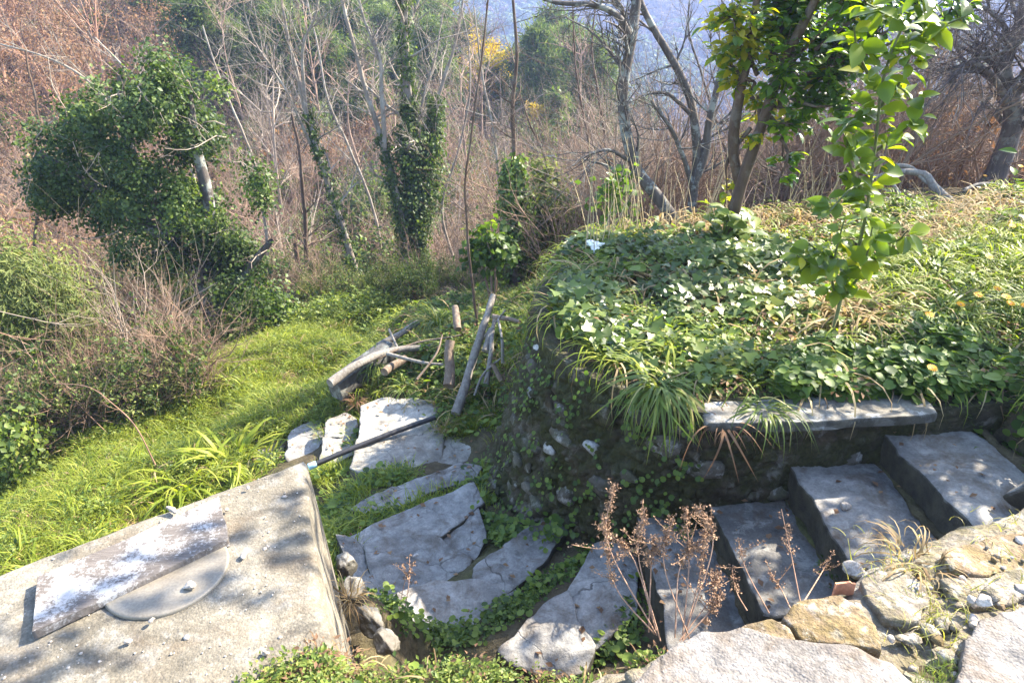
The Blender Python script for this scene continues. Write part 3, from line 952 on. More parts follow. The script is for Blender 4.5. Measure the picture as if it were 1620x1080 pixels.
# terracotta shard
mb = MB()
b = P(1330, 940, -.06)
t_ = np.linspace(-.7, .7, 9)
q0 = np.c_[np.sin(t_) * .05, np.cos(t_) * .05 - .05, np.zeros(9)]
rows = [q0 * np.array([1, 1, 1]) + np.array([0, 0, h + 0 * h]) + np.c_[np.zeros((9, 2)), fbm(q0 + 5, 60, 2, 3)[:, None] * .012 * (h > .03)] for h in (0, .025, .05)]
V = np.vstack(rows + [r * 1.0 + np.array([0, .007, 0]) for r in rows])
F = []
for o_ in (0, 27):
    F += [[o_ + r * 9 + k, o_ + r * 9 + k + 1, o_ + r * 9 + k + 10, o_ + r * 9 + k + 9] for r in range(2) for k in range(8)]
F += [[18 + k, 19 + k, 46 + k, 45 + k] for k in range(8)] + [[k, 9 + k, 36 + k, 27 + k] for k in (0, 8, 9, 17)]
mb.add(V + b, F)
tag(mb.build('pot_shard', M_TERRA, loc=b, flat=True), 'curved terracotta pot shard standing among weeds by the ochre stones', 'shard')
# white plastic scrap on the bank
b = gp(938, 412) + np.array([0, -.05, .14])
V, F = rock_arr(77, (.10, .08, .07), 4, 14, .5)
V = V * (1 + .35 * fbm(V * 10, 3.5, 3, 5))[:, None]
mb = MB(); mb.add(V + b, F)
tag(mb.build('plastic_scrap', M_BAG, loc=b, flat=True), 'crumpled white plastic scrap caught in the bank plants', 'scrap')
# pipe
pa, pb = P(688, 660, -1.90), P(497, 735, -2.03)
pp = resample([pa, pa * .6 + pb * .4 + np.array([0, 0, .015]), pa * .25 + pb * .75 + np.array([0, 0, .012]), pb], 20)
pipe = thing('plastic_pipe', 'black plastic pipe lying across the lit landing slabs', 'pipe', pa)
mb = MB(); tube(mb, pp, .026, 12, caps=True); mb.build('pipe_tube', M_PIPE, pipe)
mb = MB(); dd = norm(pb - pa); tube(mb, [pb - dd * .02, pb + dd * .05, pb + dd * .055], [.032, .033, .028], 12, caps=True); mb.build('pipe_end', M_PIPEEND, pipe)

# squared beam at the edge of the wood pile
def beam(a, b, w, h, mat, name, label, cat, seed):
    a, b = np.asarray(a), np.asarray(b)
    d = norm(b - a); s = norm(np.cross(d, [0, 0, 1])); upv = np.cross(s, d)
    prof = np.array([(-1, -1), (-1, -.2), (-.97, .93), (-.9, 1), (0, .97), (.9, 1), (.97, .93), (1, -.2), (1, -1)]) * np.array([w / 2, h / 2])
    n = 14
    V = []
    for k in range(n):
        c = a + (b - a) * k / (n - 1)
        q = c + prof[:, :1] * s + prof[:, 1:] * upv
        V.append(q + (fbm(q, 9, 3, seed) * .010)[:, None])
    V = np.vstack(V); m_ = len(prof)
    mb = MB()
    mb.add(V, [[k * m_ + j, (k + 1) * m_ + j, (k + 1) * m_ + (j + 1) % m_, k * m_ + (j + 1) % m_] for k in range(n - 1) for j in range(m_)])
    mb.add(V[:m_], [list(range(m_))])
    mb.add(V[-m_:], [list(range(m_))[::-1]])
    return tag(mb.build(name, mat, loc=a, flat=False), label, cat)
beam(P(530, 618, -2.02), P(618, 552, -1.85), .20, .24, M_BEAM, 'timber_beam', 'dark squared beam with cut end facing the meadow', 'beam', 17)

def log(pts, r0, r1, mat, label, seed, name='log', cat='log', sides=9, group='weathered logs and sticks in the wood pile'):
    rng = np.random.default_rng(seed)
    pts = resample(pts, 14)
    pts = pts + np.c_[fbm(pts + seed, 3, 2, seed), fbm(pts + seed + 9, 3, 2, seed), fbm(pts + seed + 5, 3, 2, seed)] * r0 * .6
    rad = np.linspace(r0, r1, 14) * (1 + .18 * fbm(pts + seed * 2, 9, 3, seed))
    mb = MB()
    tube(mb, pts, rad, sides, rng.uniform(.3, .8), caps=True)
    return tag(mb.build(name, mat, loc=pts[0]), label, cat, group)
for k, (pts, r0, r1, mat, lab) in enumerate([
    ([P(722, 654, -1.88), P(745, 585, y=6.15), P(760, 530, y=6.35), P(783, 468, y=6.7)], .052, .034, M_LOG, 'longest grey pole of the wood pile leaning up from the landing'),
    ([P(706, 610, y=6.05), P(714, 540, y=6.4)], .058, .05, M_LOG2, 'short thick tan log leaning in the wood pile'),
    ([P(598, 548, y=7.2), P(662, 508, y=7.7)], .045, .035, M_LOG, 'grey log sloping up at the back of the wood pile'),
    ([P(522, 606, y=6.22), P(575, 572, y=6.6), P(620, 556, y=6.9), P(690, 545, y=7.1)], .05, .035, M_LOG, 'long crooked grey log lying on the dark squared beam'),
    ([P(612, 560, y=6.75), P(655, 570, y=6.65), P(702, 577, y=6.6)], .022, .015, M_LOG, 'thin pale stick across the middle of the wood pile'),
    ([P(610, 588, y=6.55), P(642, 568, y=6.9)], .05, .05, M_LOG2, 'stubby brown log end showing beside the beam'),
    ([P(766, 556, y=6.2), P(776, 520, y=6.4)], .035, .03, M_LOG, 'short split pale log on the big pole'),
    ([P(770, 612, y=5.95), P(776, 560, y=6.15), P(782, 505, y=6.5)], .03, .02, M_LOG, 'slim grey stick upright beside the mossy wall'),
    ([P(794, 602, y=5.8), P(780, 575, y=5.9)], .028, .022, M_LOG2, 'short brown stick end at the mossy wall'),
    ([P(796, 575, y=6.0), P(795, 540, y=6.1), P(788, 505, y=6.4)], .018, .012, M_LOG, 'thin bent grey stick nearest the mossy wall'),
    ([P(780, 500, y=6.9), P(822, 510, y=6.6)], .03, .022, M_LOG2, 'brown branch resting on top of the mossy wall end'),
    ([P(725, 520, y=6.9), P(722, 485, y=7.2)], .045, .04, M_LOG2, 'shadowed log half buried in grass of the pile'),
    ([P(632, 558, y=6.9), P(616, 520, y=7.3)], .016, .012, M_LOG, 'thin grey stick crossing behind the sloping log'),
    ([P(660, 600, y=6.35), P(690, 560, y=6.6), P(700, 530, y=6.8)], .014, .009, M_LOG2, 'thin brown stick poking from the grass before the tan log'),
    ([P(735, 600, y=6.1), P(758, 545, y=6.4), P(800, 490, y=6.7)], .018, .010, M_LOG, 'bent pale stick lying against the longest pole'),
    ([P(590, 570, y=6.7), P(650, 545, y=7.0), P(730, 530, y=7.1)], .016, .010, M_LOG2, 'long thin brown stick along the back of the wood pile'),
    ([P(750, 625, y=5.9), P(765, 590, y=6.0), P(800, 560, y=6.1)], .014, .009, M_LOG, 'slanting pale twig between longest pole and mossy wall'),
]):
    log(pts, r0, r1, mat, lab, 800 + k)
for k, (pts, r0, r1, lab) in enumerate([
    ([P(1515, 333, y=7.6), P(1480, 300, y=7.8), P(1455, 275, y=8.0), P(1380, 278, y=8.1)], .06, .03, 'thick mossy fallen branch at the back of the bank'),
    ([P(1400, 262, y=8.2), P(1440, 265, y=8.1), P(1468, 290, y=7.9)], .03, .02, 'bent fallen branch lying over the thick one'),
    ([P(1390, 310, y=7.6), P(1430, 328, y=7.5), P(1475, 342, y=7.4)], .025, .015, 'thin pale branch lying low behind the bank'),
    ([P(1395, 265, y=8.0), P(1425, 310, y=7.7), P(1440, 330, y=7.5)], .02, .014, 'slanting pale branch behind the leafy shoot'),
    ([P(1525, 300, y=7.9), P(1560, 290, y=8.2), P(1640, 300, y=8.4)], .02, .016, 'straight grey branch under the dark twiggy tree'),
    ([P(1470, 478, y=4.9), P(1500, 455, y=5.1), P(1540, 428, y=5.5)], .010, .006, 'thin grey twig lying on the shaded bank grass'),
]):
    log(pts, r0, r1, M_LOG, lab, 840 + k, 'fallen_branch', 'branch', 7, 'fallen branches on the bank')
# ------------------------------------------------------------------ vegetation tools
def grow(mb, p, d, L, r, lv, rng, o, tips):
    n = o['seg'][lv]
    pts, dirs = [p], [d]
    for k in range(n):
        d = d + rng.normal(size=3) * o['wander'] + np.array([0, 0, o['up'][lv]])
        d = d / math.sqrt(d @ d)
        p = p + d * (L / n)
        pts.append(p)
        dirs.append(d)
    rad = r * (1 - (1 - o['taper']) * np.linspace(0, 1, n + 1))
    tube(mb, pts, rad, o['sides'][lv], rng.uniform(.2, .9))
    if lv + 1 < o['levels']:
        for _ in range(o['kids'][lv]):
            u = rng.uniform(o['start'], 1)
            i = int(u * n)
            dd = dirs[i]
            v = rng.normal(size=3)
            v = v - dd * (v @ dd)
            v = v / math.sqrt(v @ v)
            a = R(rng.uniform(*o['ang']))
            grow(mb, pts[i], dd * math.cos(a) + v * math.sin(a), L * o['kl'] * rng.uniform(.55, 1.15), rad[i] * .62, lv + 1, rng, o, tips)
    else:
        tips.append((np.array(pts), d))

OPT = dict(levels=3, seg=(6, 4, 3), wander=.14, up=(.04, .06, .05), kids=(8, 5, 0), start=.25, ang=(22, 60), kl=.55, taper=.25, sides=(5, 4, 3))
OPT4 = dict(levels=4, seg=(7, 5, 4, 3), wander=.13, up=(.03, .05, .04, .03), kids=(7, 5, 4, 0), start=.3, ang=(20, 60), kl=.55, taper=.25, sides=(6, 4, 3, 3))

def gn_scatter(name, meshes, pos, rot, scl, pick):
    """one object: mesh points carrying real leaf / twig geometry instances"""
    me = bpy.data.meshes.new(name)
    N = len(pos)
    me.vertices.add(N)
    me.vertices.foreach_set('co', np.asarray(pos, np.float32).ravel())
    a = me.attributes.new('rot', 'FLOAT_VECTOR', 'POINT'); a.data.foreach_set('vector', np.asarray(rot, np.float32).ravel())
    a = me.attributes.new('scl', 'FLOAT_VECTOR', 'POINT'); a.data.foreach_set('vector', np.asarray(scl, np.float32).ravel())
    a = me.attributes.new('pick', 'INT', 'POINT'); a.data.foreach_set('value', np.asarray(pick, np.int32))
    me.update()
    o = bpy.data.objects.new(name, me)
    COL.objects.link(o)
    ng = bpy.data.node_groups.new(name + '_nodes', 'GeometryNodeTree')
    ng.interface.new_socket('Geometry', in_out='INPUT', socket_type='NodeSocketGeometry')
    ng.interface.new_socket('Geometry', in_out='OUTPUT', socket_type='NodeSocketGeometry')
    gi, go = ng.nodes.new('NodeGroupInput'), ng.nodes.new('NodeGroupOutput')
    iop = ng.nodes.new('GeometryNodeInstanceOnPoints')
    g2i = ng.nodes.new('GeometryNodeGeometryToInstance')
    L = ng.links.new
    for me_ in reversed(meshes):
        src = bpy.data.objects.new(name + '_source', me_)     # never linked to the scene
        oi = ng.nodes.new('GeometryNodeObjectInfo')
        oi.inputs['Object'].default_value = src
        L(oi.outputs['Geometry'], g2i.inputs[0])
    def named(nm, typ):
        a = ng.nodes.new('GeometryNodeInputNamedAttribute')
        a.data_type = typ
        a.inputs['Name'].default_value = nm
        return a.outputs['Attribute']
    L(gi.outputs[0], iop.inputs['Points'])
    L(g2i.outputs[0], iop.inputs['Instance'])
    iop.inputs['Pick Instance'].default_value = True
    L(named('pick', 'INT'), iop.inputs['Instance Index'])
    L(named('rot', 'FLOAT_VECTOR'), iop.inputs['Rotation'])
    L(named('scl', 'FLOAT_VECTOR'), iop.inputs['Scale'])
    L(iop.outputs[0], go.inputs[0])
    md = o.modifiers.new('scatter', 'NODES')
    md.node_group = ng
    return o

def sample_poly(poly, n, rng):
    p = np.asarray(poly, float)[:, :2]
    lo, hi = p.min(0), p.max(0)
    out = np.zeros((0, 2))
    while len(out) < n:
        q = rng.uniform(lo, hi, (n * 3, 2))
        out = np.vstack([out, q[poly_sd(p, q[:, 0], q[:, 1]) > 0]])
    return out[:n]

def pxpoly(pts):
    return [tuple(gp(*q)[:2]) for q in pts]

def on_ground(q):
    return np.c_[q, G(q[:, 0], q[:, 1])]

# ---- leaf materials (base colours)
M_IVY = leaf_mat('ivy_leaf', [(0, (.026, .050, .012)), (.5, (.065, .105, .028)), (1, (.17, .215, .06))], .35, (1.4, 1.5, .5), .5, .25, .9)
M_IVYL = leaf_mat('bright_ivy_leaf', [(0, (.05, .085, .02)), (.5, (.10, .16, .03)), (1, (.19, .25, .05))], .4, (1.4, 1.5, .5), .4, .4, .9)
M_LEMON = leaf_mat('citrus_leaf', [(0, (.030, .065, .012)), (.5, (.07, .135, .014)), (.8, (.16, .22, .014)), (1, (.30, .26, .015))], .55, (2.6, 2.6, .4), .3, .5, 2.0)
M_SHOOT = leaf_mat('citrus_shoot_leaf', [(0, (.05, .09, .012)), (.4, (.11, .17, .016)), (.8, (.21, .26, .02)), (1, (.36, .32, .02))], .55, (2.0, 2.0, .35), .3, .5, 2.0)
M_BANKIVY = leaf_mat('ground_ivy_leaf', [(0, (.05, .08, .018)), (.5, (.11, .16, .032)), (.85, (.20, .25, .05)), (1, (.32, .29, .05))], .42, (1.5, 1.5, .45), .38, .5, 2.2)
M_HERB = leaf_mat('herb_leaf', [(0, (.045, .080, .016)), (.5, (.095, .155, .026)), (1, (.19, .25, .04))], .4, (1.5, 1.6, .5), .5, .35, 2.5)
M_LIME = leaf_mat('lime_weed_leaf', [(0, (.08, .12, .03)), (.5, (.15, .20, .04)), (1, (.26, .28, .06))], .42, (1.4, 1.5, .5), .5, .3, 3)
M_GRASS = leaf_mat('meadow_blade', [(0, (.12, .165, .018)), (.5, (.22, .265, .028)), (1, (.36, .37, .07))], .45, (1.4, 1.5, .5), .5, .3, .7)
M_TUFT = leaf_mat('tuft_blade', [(0, (.06, .095, .022)), (.5, (.12, .17, .035)), (.85, (.22, .25, .06)), (1, (.38, .32, .12))], .4, (1.4, 1.5, .5), .45, .35, 3)
M_STRAWB = leaf_mat('straw_blade', [(0, (.16, .10, .055)), (.5, (.30, .21, .11)), (1, (.46, .36, .20))], .35, (1.3, 1.2, .8), .7, .2, 2)
M_PINE = leaf_mat('pine_needle', [(0, (.05, .08, .026)), (.5, (.10, .145, .045)), (1, (.18, .22, .075))], .35, (1.3, 1.4, .7), .6, .2, .35, .5)
M_RUST = leaf_mat('dead_leaf', [(0, (.13, .075, .048)), (.5, (.23, .135, .085)), (1, (.34, .22, .13))], .35, (1.3, 1.1, .8), .75, .15, .4, .5)
M_YELLOW = leaf_mat('yellow_blossom', [(0, (.40, .30, .02)), (.5, (.62, .45, .02)), (1, (.75, .58, .05))], .4, (1.2, 1.1, .5), .7, .2, 1)
M_CEDAR = leaf_mat('cypress_spray', [(0, (.07, .09, .028)), (.5, (.13, .16, .045)), (1, (.22, .24, .08))], .35, (1.3, 1.4, .6), .6, .2, 1)
M_TWIG = bark_mat('brown_twig', (.17, .105, .07), (.34, .235, .165), 3)
M_TWIG_RED = bark_mat('reddish_twig', (.20, .105, .066), (.36, .22, .15), 3)
M_TWIG_PALE = bark_mat('pale_twig', (.19, .145, .108), (.37, .30, .23), 3)
M_BARK = bark_mat('grey_bark', (.055, .045, .038), (.13, .11, .095), 9, .45)
M_BARK_PALE = bark_mat('pale_bark', (.15, .12, .09), (.30, .25, .20), 9, .25)
M_BARK_BR = bark_mat('brown_bark', (.055, .034, .023), (.135, .09, .06), 9, .1)
M_IVYSTEM = M_BARK

# ------------------------------------------------------------------ the wooded hillside (uncountable) and its tellable trees
rng = np.random.default_rng(11)
SH = []
def shrub_mesh(seed, mat, stems=7, H=2.4, leaves=None, lmat=None, n_leaf=0, lsize=.1, spread=(5, 38)):
    rg = np.random.default_rng(seed)
    mb, tips = MB(), []
    for _ in range(stems):
        a, t = rg.uniform(0, 6.28), R(rg.uniform(*spread))
        d = np.array([math.sin(t) * math.cos(a), math.sin(t) * math.sin(a), math.cos(t)])
        o = dict(OPT, kids=(7, 4, 0), wander=.2)
        grow(mb, np.array([rg.normal() * .12, rg.normal() * .12, -.1]), d, H * rg.uniform(.6, 1.1), .020, 0, rg, o, tips)
    me = mb
    return mb, tips
def add_leaves(tips, n, size, mat_name, rg, tmpl=LEAF_SMALL, droop=.5):
    mb = MB()
    P0 = np.concatenate([t[0] for t in tips])
    k = rg.integers(len(P0), size=n)
    pos = P0[k] + rg.normal(size=(n, 3)) * .05
    d = rdir(rg, n); d[:, 2] -= droop
    scatter(mb, tmpl, pos, rdir(rg, n) + np.array([0, 0, .6]), d, size * rg.uniform(.6, 1.3, n), rg.uniform(0, 1, n))
    return mb
def join_mesh(name, parts):
    """several materials in one mesh data block"""
    me = None
    big = MB()
    mats, counts = [], []
    for mbx, mat in parts:
        mats.append(mat)
        c = 0
        for V, F, T in zip(mbx.V, mbx.F, mbx.T):
            pass
        off = big.n
        Vall = np.concatenate(mbx.V)
        big.V.append(Vall); big.T.append(np.concatenate(mbx.T)); big.n += len(Vall)
        for F in mbx.F:
            big.F.append(F + off); c += len(F)
        counts.append(c)
    me = big.mesh(name, mats[0])
    for mt in mats[1:]:
        me.materials.append(mt)
    me.polygons.foreach_set('material_index', np.concatenate([np.full(c, k) for k, c in enumerate(counts)]).astype(np.int32))
    return me
for k in range(3):
    mbx, tips = shrub_mesh(30 + k, None)
    SH.append(join_mesh('thicket_brown', [(mbx, M_TWIG)]))
for k in range(2):
    mbx, tips = shrub_mesh(40 + k, None, 5)
    rg = np.random.default_rng(45 + k)
    SH.append(join_mesh('thicket_rust', [(mbx, M_TWIG_RED), (add_leaves(tips, 900, .10, None, rg), M_RUST)]))
for k in range(2):
    mbx, tips = shrub_mesh(50 + k, None, 5, 1.8)
    rg = np.random.default_rng(55 + k)
    SH.append(join_mesh('thicket_green', [(mbx, M_TWIG), (add_leaves(tips, 1500, .10, None, rg), M_IVY)]))
mbx, tips = shrub_mesh(60, None, 6, 2.6)
SH.append(join_mesh('thicket_pale', [(mbx, M_TWIG_PALE)]))
mbx, tips = shrub_mesh(61, None, 5, 1.6)
SH.append(join_mesh('thicket_olive', [(mbx, M_TWIG), (add_leaves(tips, 1300, .09, None, np.random.default_rng(66)), M_CEDAR)]))

def thicket(name, pos, weights, smin, smax, label, rg, cat='thicket'):
    n = len(pos)
    pick = np.array([rg.choice(len(SH), p=w / w.sum()) for w in weights])
    s = rg.uniform(smin, smax, n)
    rot = np.c_[rg.normal(size=(n, 2)) * .08, rg.uniform(0, 6.28, n)]
    stuff(gn_scatter(name, SH, pos, rot, np.c_[s, s, s * rg.uniform(.8, 1.2, n)], pick), label, cat)

n = 5200
y = np.sqrt(rng.uniform(15.5 ** 2, 74 ** 2, n))
x = rng.uniform(-1, 1, n) * (.86 * y + 4)
keep = ~((x > -3.5) & (y < 17) & (x < 1))
x, y = x[keep], y[keep]
z = G(x, y)
pos = np.c_[x, y, z]
cl = fbm(np.c_[x, y, 0 * x], 1 / 5., 3, 77)
left = smooth(-8, -24, x + .25 * y - 4)
W = np.zeros((len(x), len(SH)))
W[:, 0:3] = 1.0
W[:, 3:5] = (.10 + 1.6 * left)[:, None]
W[:, 5:7] = np.clip(.25 + 3.2 * cl, .03, 3)[:, None]
W[:, 7] = .8
W[:, 8] = np.clip(.5 - 2.6 * cl, .05, 3)
thicket('hillside_thicket', pos, W, .5, 1.45, 'brown leafless scrub covering the far valley slope', rng)

# valley-side scrub nearer by: left edge of the meadow and behind the bank
def region(poly, n, rg):
    q = sample_poly(poly, n, rg)
    return on_ground(q)
q1 = region([(-16, 5), (-9.5, 5.4), (-7.4, 7.6), (-6.3, 9.6), (-5.2, 11.4), (-4.2, 13), (-4.5, 17), (-22, 17), (-22, 6)], 230, rng)
q2 = region([(.4, 10.2), (2.5, 9.4), (5, 9.6), (9, 10.6), (14, 11.5), (16, 17), (0, 17), (-.3, 12.5)], 300, rng)
W1 = np.zeros((len(q1), len(SH))); W1[:, 0:3] = .8; W1[:, 3:5] = .08; W1[:, 5:7] = .6; W1[:, 7] = .15; W1[:, 8] = .6
W2 = np.zeros((len(q2), len(SH))); W2[:, 0:3] = 1; W2[:, 7] = 1.2; W2[:, 8] = .15; W2[:, 3:5] = .04
q1 = np.vstack([q1, region(pxpoly([(-60, 620), (60, 590), (130, 575), (250, 590), (360, 600), (320, 640), (230, 665), (120, 705), (-60, 740)]), 110, rng)])
W1 = np.vstack([W1, np.tile([.9, .9, .9, .1, .1, .6, .6, .15, .8], (110, 1))])
thicket('bramble_thicket', q1, W1, .35, .75, 'tangled brown and green brambles along the meadow edge', rng)
thicket('brush_thicket', q2, W2, .55, 1.25, 'grey brown twiggy brush behind the planted bank', rng)
# low dark green undergrowth round the ivy trunks
q3 = region([(-6, 12.2), (-4.4, 12.2), (-3.4, 11.6), (-2.2, 11.2), (-1.0, 10.6), (.1, 10.4), (.4, 14.5), (-3, 16.5), (-7, 16)], 260, rng)
W3 = np.zeros((len(q3), len(SH))); W3[:, 5:7] = 1; W3[:, 8] = .9; W3[:, 0:3] = .25; W3[:, 7] = .2
thicket('undergrowth', q3, W3, .22, .45, 'low dark green undergrowth around the ivy covered trunks', rng)

# distant forest on the blue mountain
def far_crown(seed, mat, n=260):
    rg = np.random.default_rng(seed)
    mb = MB()
    d = rdir(rg, n); d[:, 2] = np.abs(d[:, 2]) * 1.2 - .15
    scatter(mb, LEAF_SMALL, d * rg.uniform(.55, 1.05, n)[:, None] * (1 + .3 * fbm(d, 1.7, 2, seed))[:, None] + [0, 0, .5], d + rdir(rg, n) * .5, rdir(rg, n), rg.uniform(.3, .55, n), rg.uniform(0, 1, n), 1.6)
    return mb.mesh('far_crown', mat)
M_FARBROWN = leaf_mat('far_brown_crown', [(0, (.07, .055, .045)), (1, (.17, .135, .11))], .3, (1.2, 1.1, .9), .9, .1, .2)
FAR1, FAR2 = far_crown(5, M_PINE), far_crown(6, M_FARBROWN)
n = 20000
y = np.sqrt(rng.uniform(110 ** 2, 640 ** 2, n)); x = rng.uniform(-.35, 1, n) * (.86 * y)
x = np.where(rng.uniform(size=n) < .15, -x, x)
s = rng.uniform(1.2, 2.9, n)
pick = (fbm(np.c_[x, y, 0 * x], 1 / 45., 3, 3) + rng.normal(size=n) * .25 > 0).astype(int)
stuff(gn_scatter('mountain_forest', [FAR1, FAR2], np.c_[x, y, G(x, y)], np.c_[0 * x, 0 * x, rng.uniform(0, 6, n)], np.c_[s, s, s], pick), 'hazy blue forest on the distant mountain', 'forest')

# pines on the hillside
def make_pine(seed):
    rg = np.random.default_rng(seed)
    t = thing('pine_tree', '', 'tree')
    mb = MB()
    H = 8.0
    path = resample([[0, 0, -.6], [.1, .05, 2.5], [-.05, .1, 5], [.05, 0, H * .97]], 12)
    tube(mb, path, np.linspace(.16, .03, 12), 7)
    L = MB()
    for k in range(52):
        h = rg.uniform(2.2, H)
        rad = (1.75 * (1 - ((h - 2.2) / (H - 2.2)) ** 1.6) + .25) * rg.uniform(.45, 1.05)
        a = rg.uniform(0, 6.28)
        c = np.array([rad * math.cos(a), rad * math.sin(a), h + rad * .12])
        tube(mb, resample([[0, 0, h - rad * .35], c * np.array([.6, .6, 1]) - np.array([0, 0, rad * .1]), c], 5), np.linspace(.035, .012, 5), 3)
        n = 130
        off = rg.normal(size=(n, 3)) * np.array([.34, .34, .22])
        pos = c + off
        d = norm(off) + rdir(rg, n) * .6 + np.array([0, 0, .35])
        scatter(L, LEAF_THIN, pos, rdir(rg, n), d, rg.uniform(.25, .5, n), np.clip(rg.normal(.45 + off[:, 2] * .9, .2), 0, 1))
    mb.build('trunk', M_BARK_BR, t)
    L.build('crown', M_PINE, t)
    return t
pines = [make_pine(900), make_pine(901)]
PIN = [(330, 30), (296, 78), (362, 110), (412, 50), (440, 128), (392, 168), (480, 62), (524, 112), (505, 25), (548, 70), (566, 158), (602, 55), (622, 128),
       (692, 60), (700, 128), (742, 152), (690, 192), (872, 146), (908, 128), (890, 190), (942, 156), (852, 206), (928, 216), (1012, 184), (270, 20), (450, 20), (640, 20), (655, 95), (585, 110), (340, 165), (480, 170), (530, 180), (640, 190), (590, 200), (810, 180), (780, 190)]
PLAB = 'green rounded pine tree on the hazy far slope'
for k, (px, py) in enumerate(PIN):
    g = gp(px, py + 62)
    o = pines[k] if k < 2 else copy_tree(pines[k % 2])
    dist = np.linalg.norm(g)
    o.location = (g[0], g[1], G1(g[0], g[1]))
    s = .0195 * dist * rng.uniform(.8, 1.2)
    s = max(.45, min(1.2, s))
    o.scale = (s, s, s)
    o.rotation_euler = (0, 0, rng.uniform(0, 6))
    tag(o, PLAB, 'tree', 'pines on the far slope')

def leafy_tree(name, label, base, H, W, lmat, bmat, n, seed, tmpl=LEAF_SMALL, lsize=.16, group=None):
    rg = np.random.default_rng(seed)
    t = thing(name, label, 'tree', base, group)
    mb, tips = MB(), []
    b = np.asarray(base, float)
    grow(mb, b - [0, 0, .4], np.array([0, 0, 1.]), H * .75, H * .02, 0, rg, dict(OPT4, start=.35, kids=(9, 5, 3, 0), kl=W), tips)
    L = MB()
    P0 = np.concatenate([q[0] for q in tips])
    k = rg.integers(len(P0), size=n)
    scatter(L, tmpl, P0[k] + rg.normal(size=(n, 3)) * H * .03, rdir(rg, n) + [0, 0, .6], rdir(rg, n), lsize * rg.uniform(.6, 1.3, n), rg.uniform(0, 1, n))
    mb.build('trunk', bmat, t)
    L.build('crown', lmat, t)
    return t
def base_at(px, py):
    g = gp(px, py)
    return (g[0], g[1], G1(g[0], g[1]))
def ridge_at(px, py, y_):
    """base on the slope at depth y_, shifted back until the crown clears the scrub"""
    c = P(px, py, y=y_)
    return (c[0], y_, max(G1(c[0], y_), c[2] - 2.8))
leafy_tree('mimosa_tree', 'bright yellow flowering tree on the ridge of the far slope', ridge_at(764, 70, 38), 3.4, .6, M_YELLOW, M_BARK_BR, 3000, 951, lsize=.13)
leafy_tree('mimosa_tree', 'small orange yellow tree lower on the ridge', ridge_at(848, 105, 34), 1.7, .5, M_YELLOW, M_BARK_BR, 500, 952, lsize=.13)
leafy_tree('young_tree', 'fresh light green slender tree on the ridge', ridge_at(878, 120, 34), 2.6, .45, M_IVYL, M_BARK_BR, 2200, 953, lsize=.2)
# rusty-leaved trees upper left
for k, (px, py, H) in enumerate([(20, 130, 7), (95, 120, 7.5), (170, 120, 7), (45, 220, 6), (120, 215, 6), (245, 150, 6), (10, 60, 8), (215, 80, 7)]):
    leafy_tree('oak_tree', 'rust brown leafed tree on the slope above the big ivy clump', base_at(px, py + 70), H, .6, M_RUST, M_TWIG_RED, 2200, 960 + k, lsize=.11, group='rusty trees on the left slope')

# bare pale trees standing out of the brown slope
def bare_proto(seed, H, mat):
    rg = np.random.default_rng(seed)
    t = thing('bare_tree', '', 'tree')
    mb, bb, tips = MB(), MB(), []
    path = resample([[0, 0, -.5], [rg.normal() * .1, 0, H * .3], [rg.normal() * .25, rg.normal() * .2, H * .65], [rg.normal() * .4, rg.normal() * .3, H]], 14)
    tube(mb, path, np.linspace(.075, .015, 14), 6)
    for _ in range(13):
        i = rg.integers(4, 13); a = rg.uniform(0, 6.28)
        d = norm(np.array([math.cos(a), math.sin(a), rg.uniform(.5, 1.6)]))
        grow(bb, path[i], d, H * rg.uniform(.2, .42), .028, 0, rg, dict(OPT, kids=(6, 4, 0), wander=.18), tips)
    mb.build('trunk', mat, t); kind(bb.build('branches', mat, t), 'stuff')
    return t
bp = [bare_proto(970 + k, 6.5, [M_TWIG_PALE, M_TWIG, M_TWIG][k]) for k in range(3)]
for k, (px, py) in enumerate([(285, 235), (345, 215), (395, 255), (445, 300), (520, 300), (545, 245), (600, 290), (635, 330), (705, 300), (725, 245), (765, 290), (775, 225), (830, 260), (870, 250), (905, 300), (950, 265), (690, 210), (580, 350), (455, 380), (740, 350), (255, 190), (800, 330)]):
    g = gp(px, py)
    o = bp[k] if k < 3 else copy_tree(bp[k % 3])
    o.location = (g[0], g[1], G1(g[0], g[1]))
    s_ = rng.uniform(.6, 1.0)
    o.scale = (s_, s_, s_ * rng.uniform(.9, 1.2)); o.rotation_euler = (0, 0, rng.uniform(0, 6))
    tag(o, 'leafless pale branched tree rising from the brown scrub of the far slope', 'tree', 'leafless trees on the far slope')
def eb_proto(seed, mat):
    rg = np.random.default_rng(seed)
    t = thing('evergreen_bush', '', 'bush')
    mb, L = MB(), MB()
    for _ in range(26):
        c = np.array([rg.normal() * .6, rg.normal() * .6, rg.uniform(.3, 2.3)])
        tube(mb, resample([[0, 0, -.2], c * [.5, .5, .6], c], 5), np.linspace(.03, .01, 5), 3)
        n = 90
        scatter(L, LEAF_SMALL, c + rg.normal(size=(n, 3)) * .26, rdir(rg, n) + [0, 0, .6], rdir(rg, n), rg.uniform(.08, .16, n), np.clip(rg.normal(.5, .25, n), 0, 1), 1.4)
    mb.build('stems', M_TWIG, t); L.build('foliage', mat, t)
    return t
eb = [eb_proto(980, M_IVY), eb_proto(981, M_CEDAR), eb_proto(982, M_PINE)]
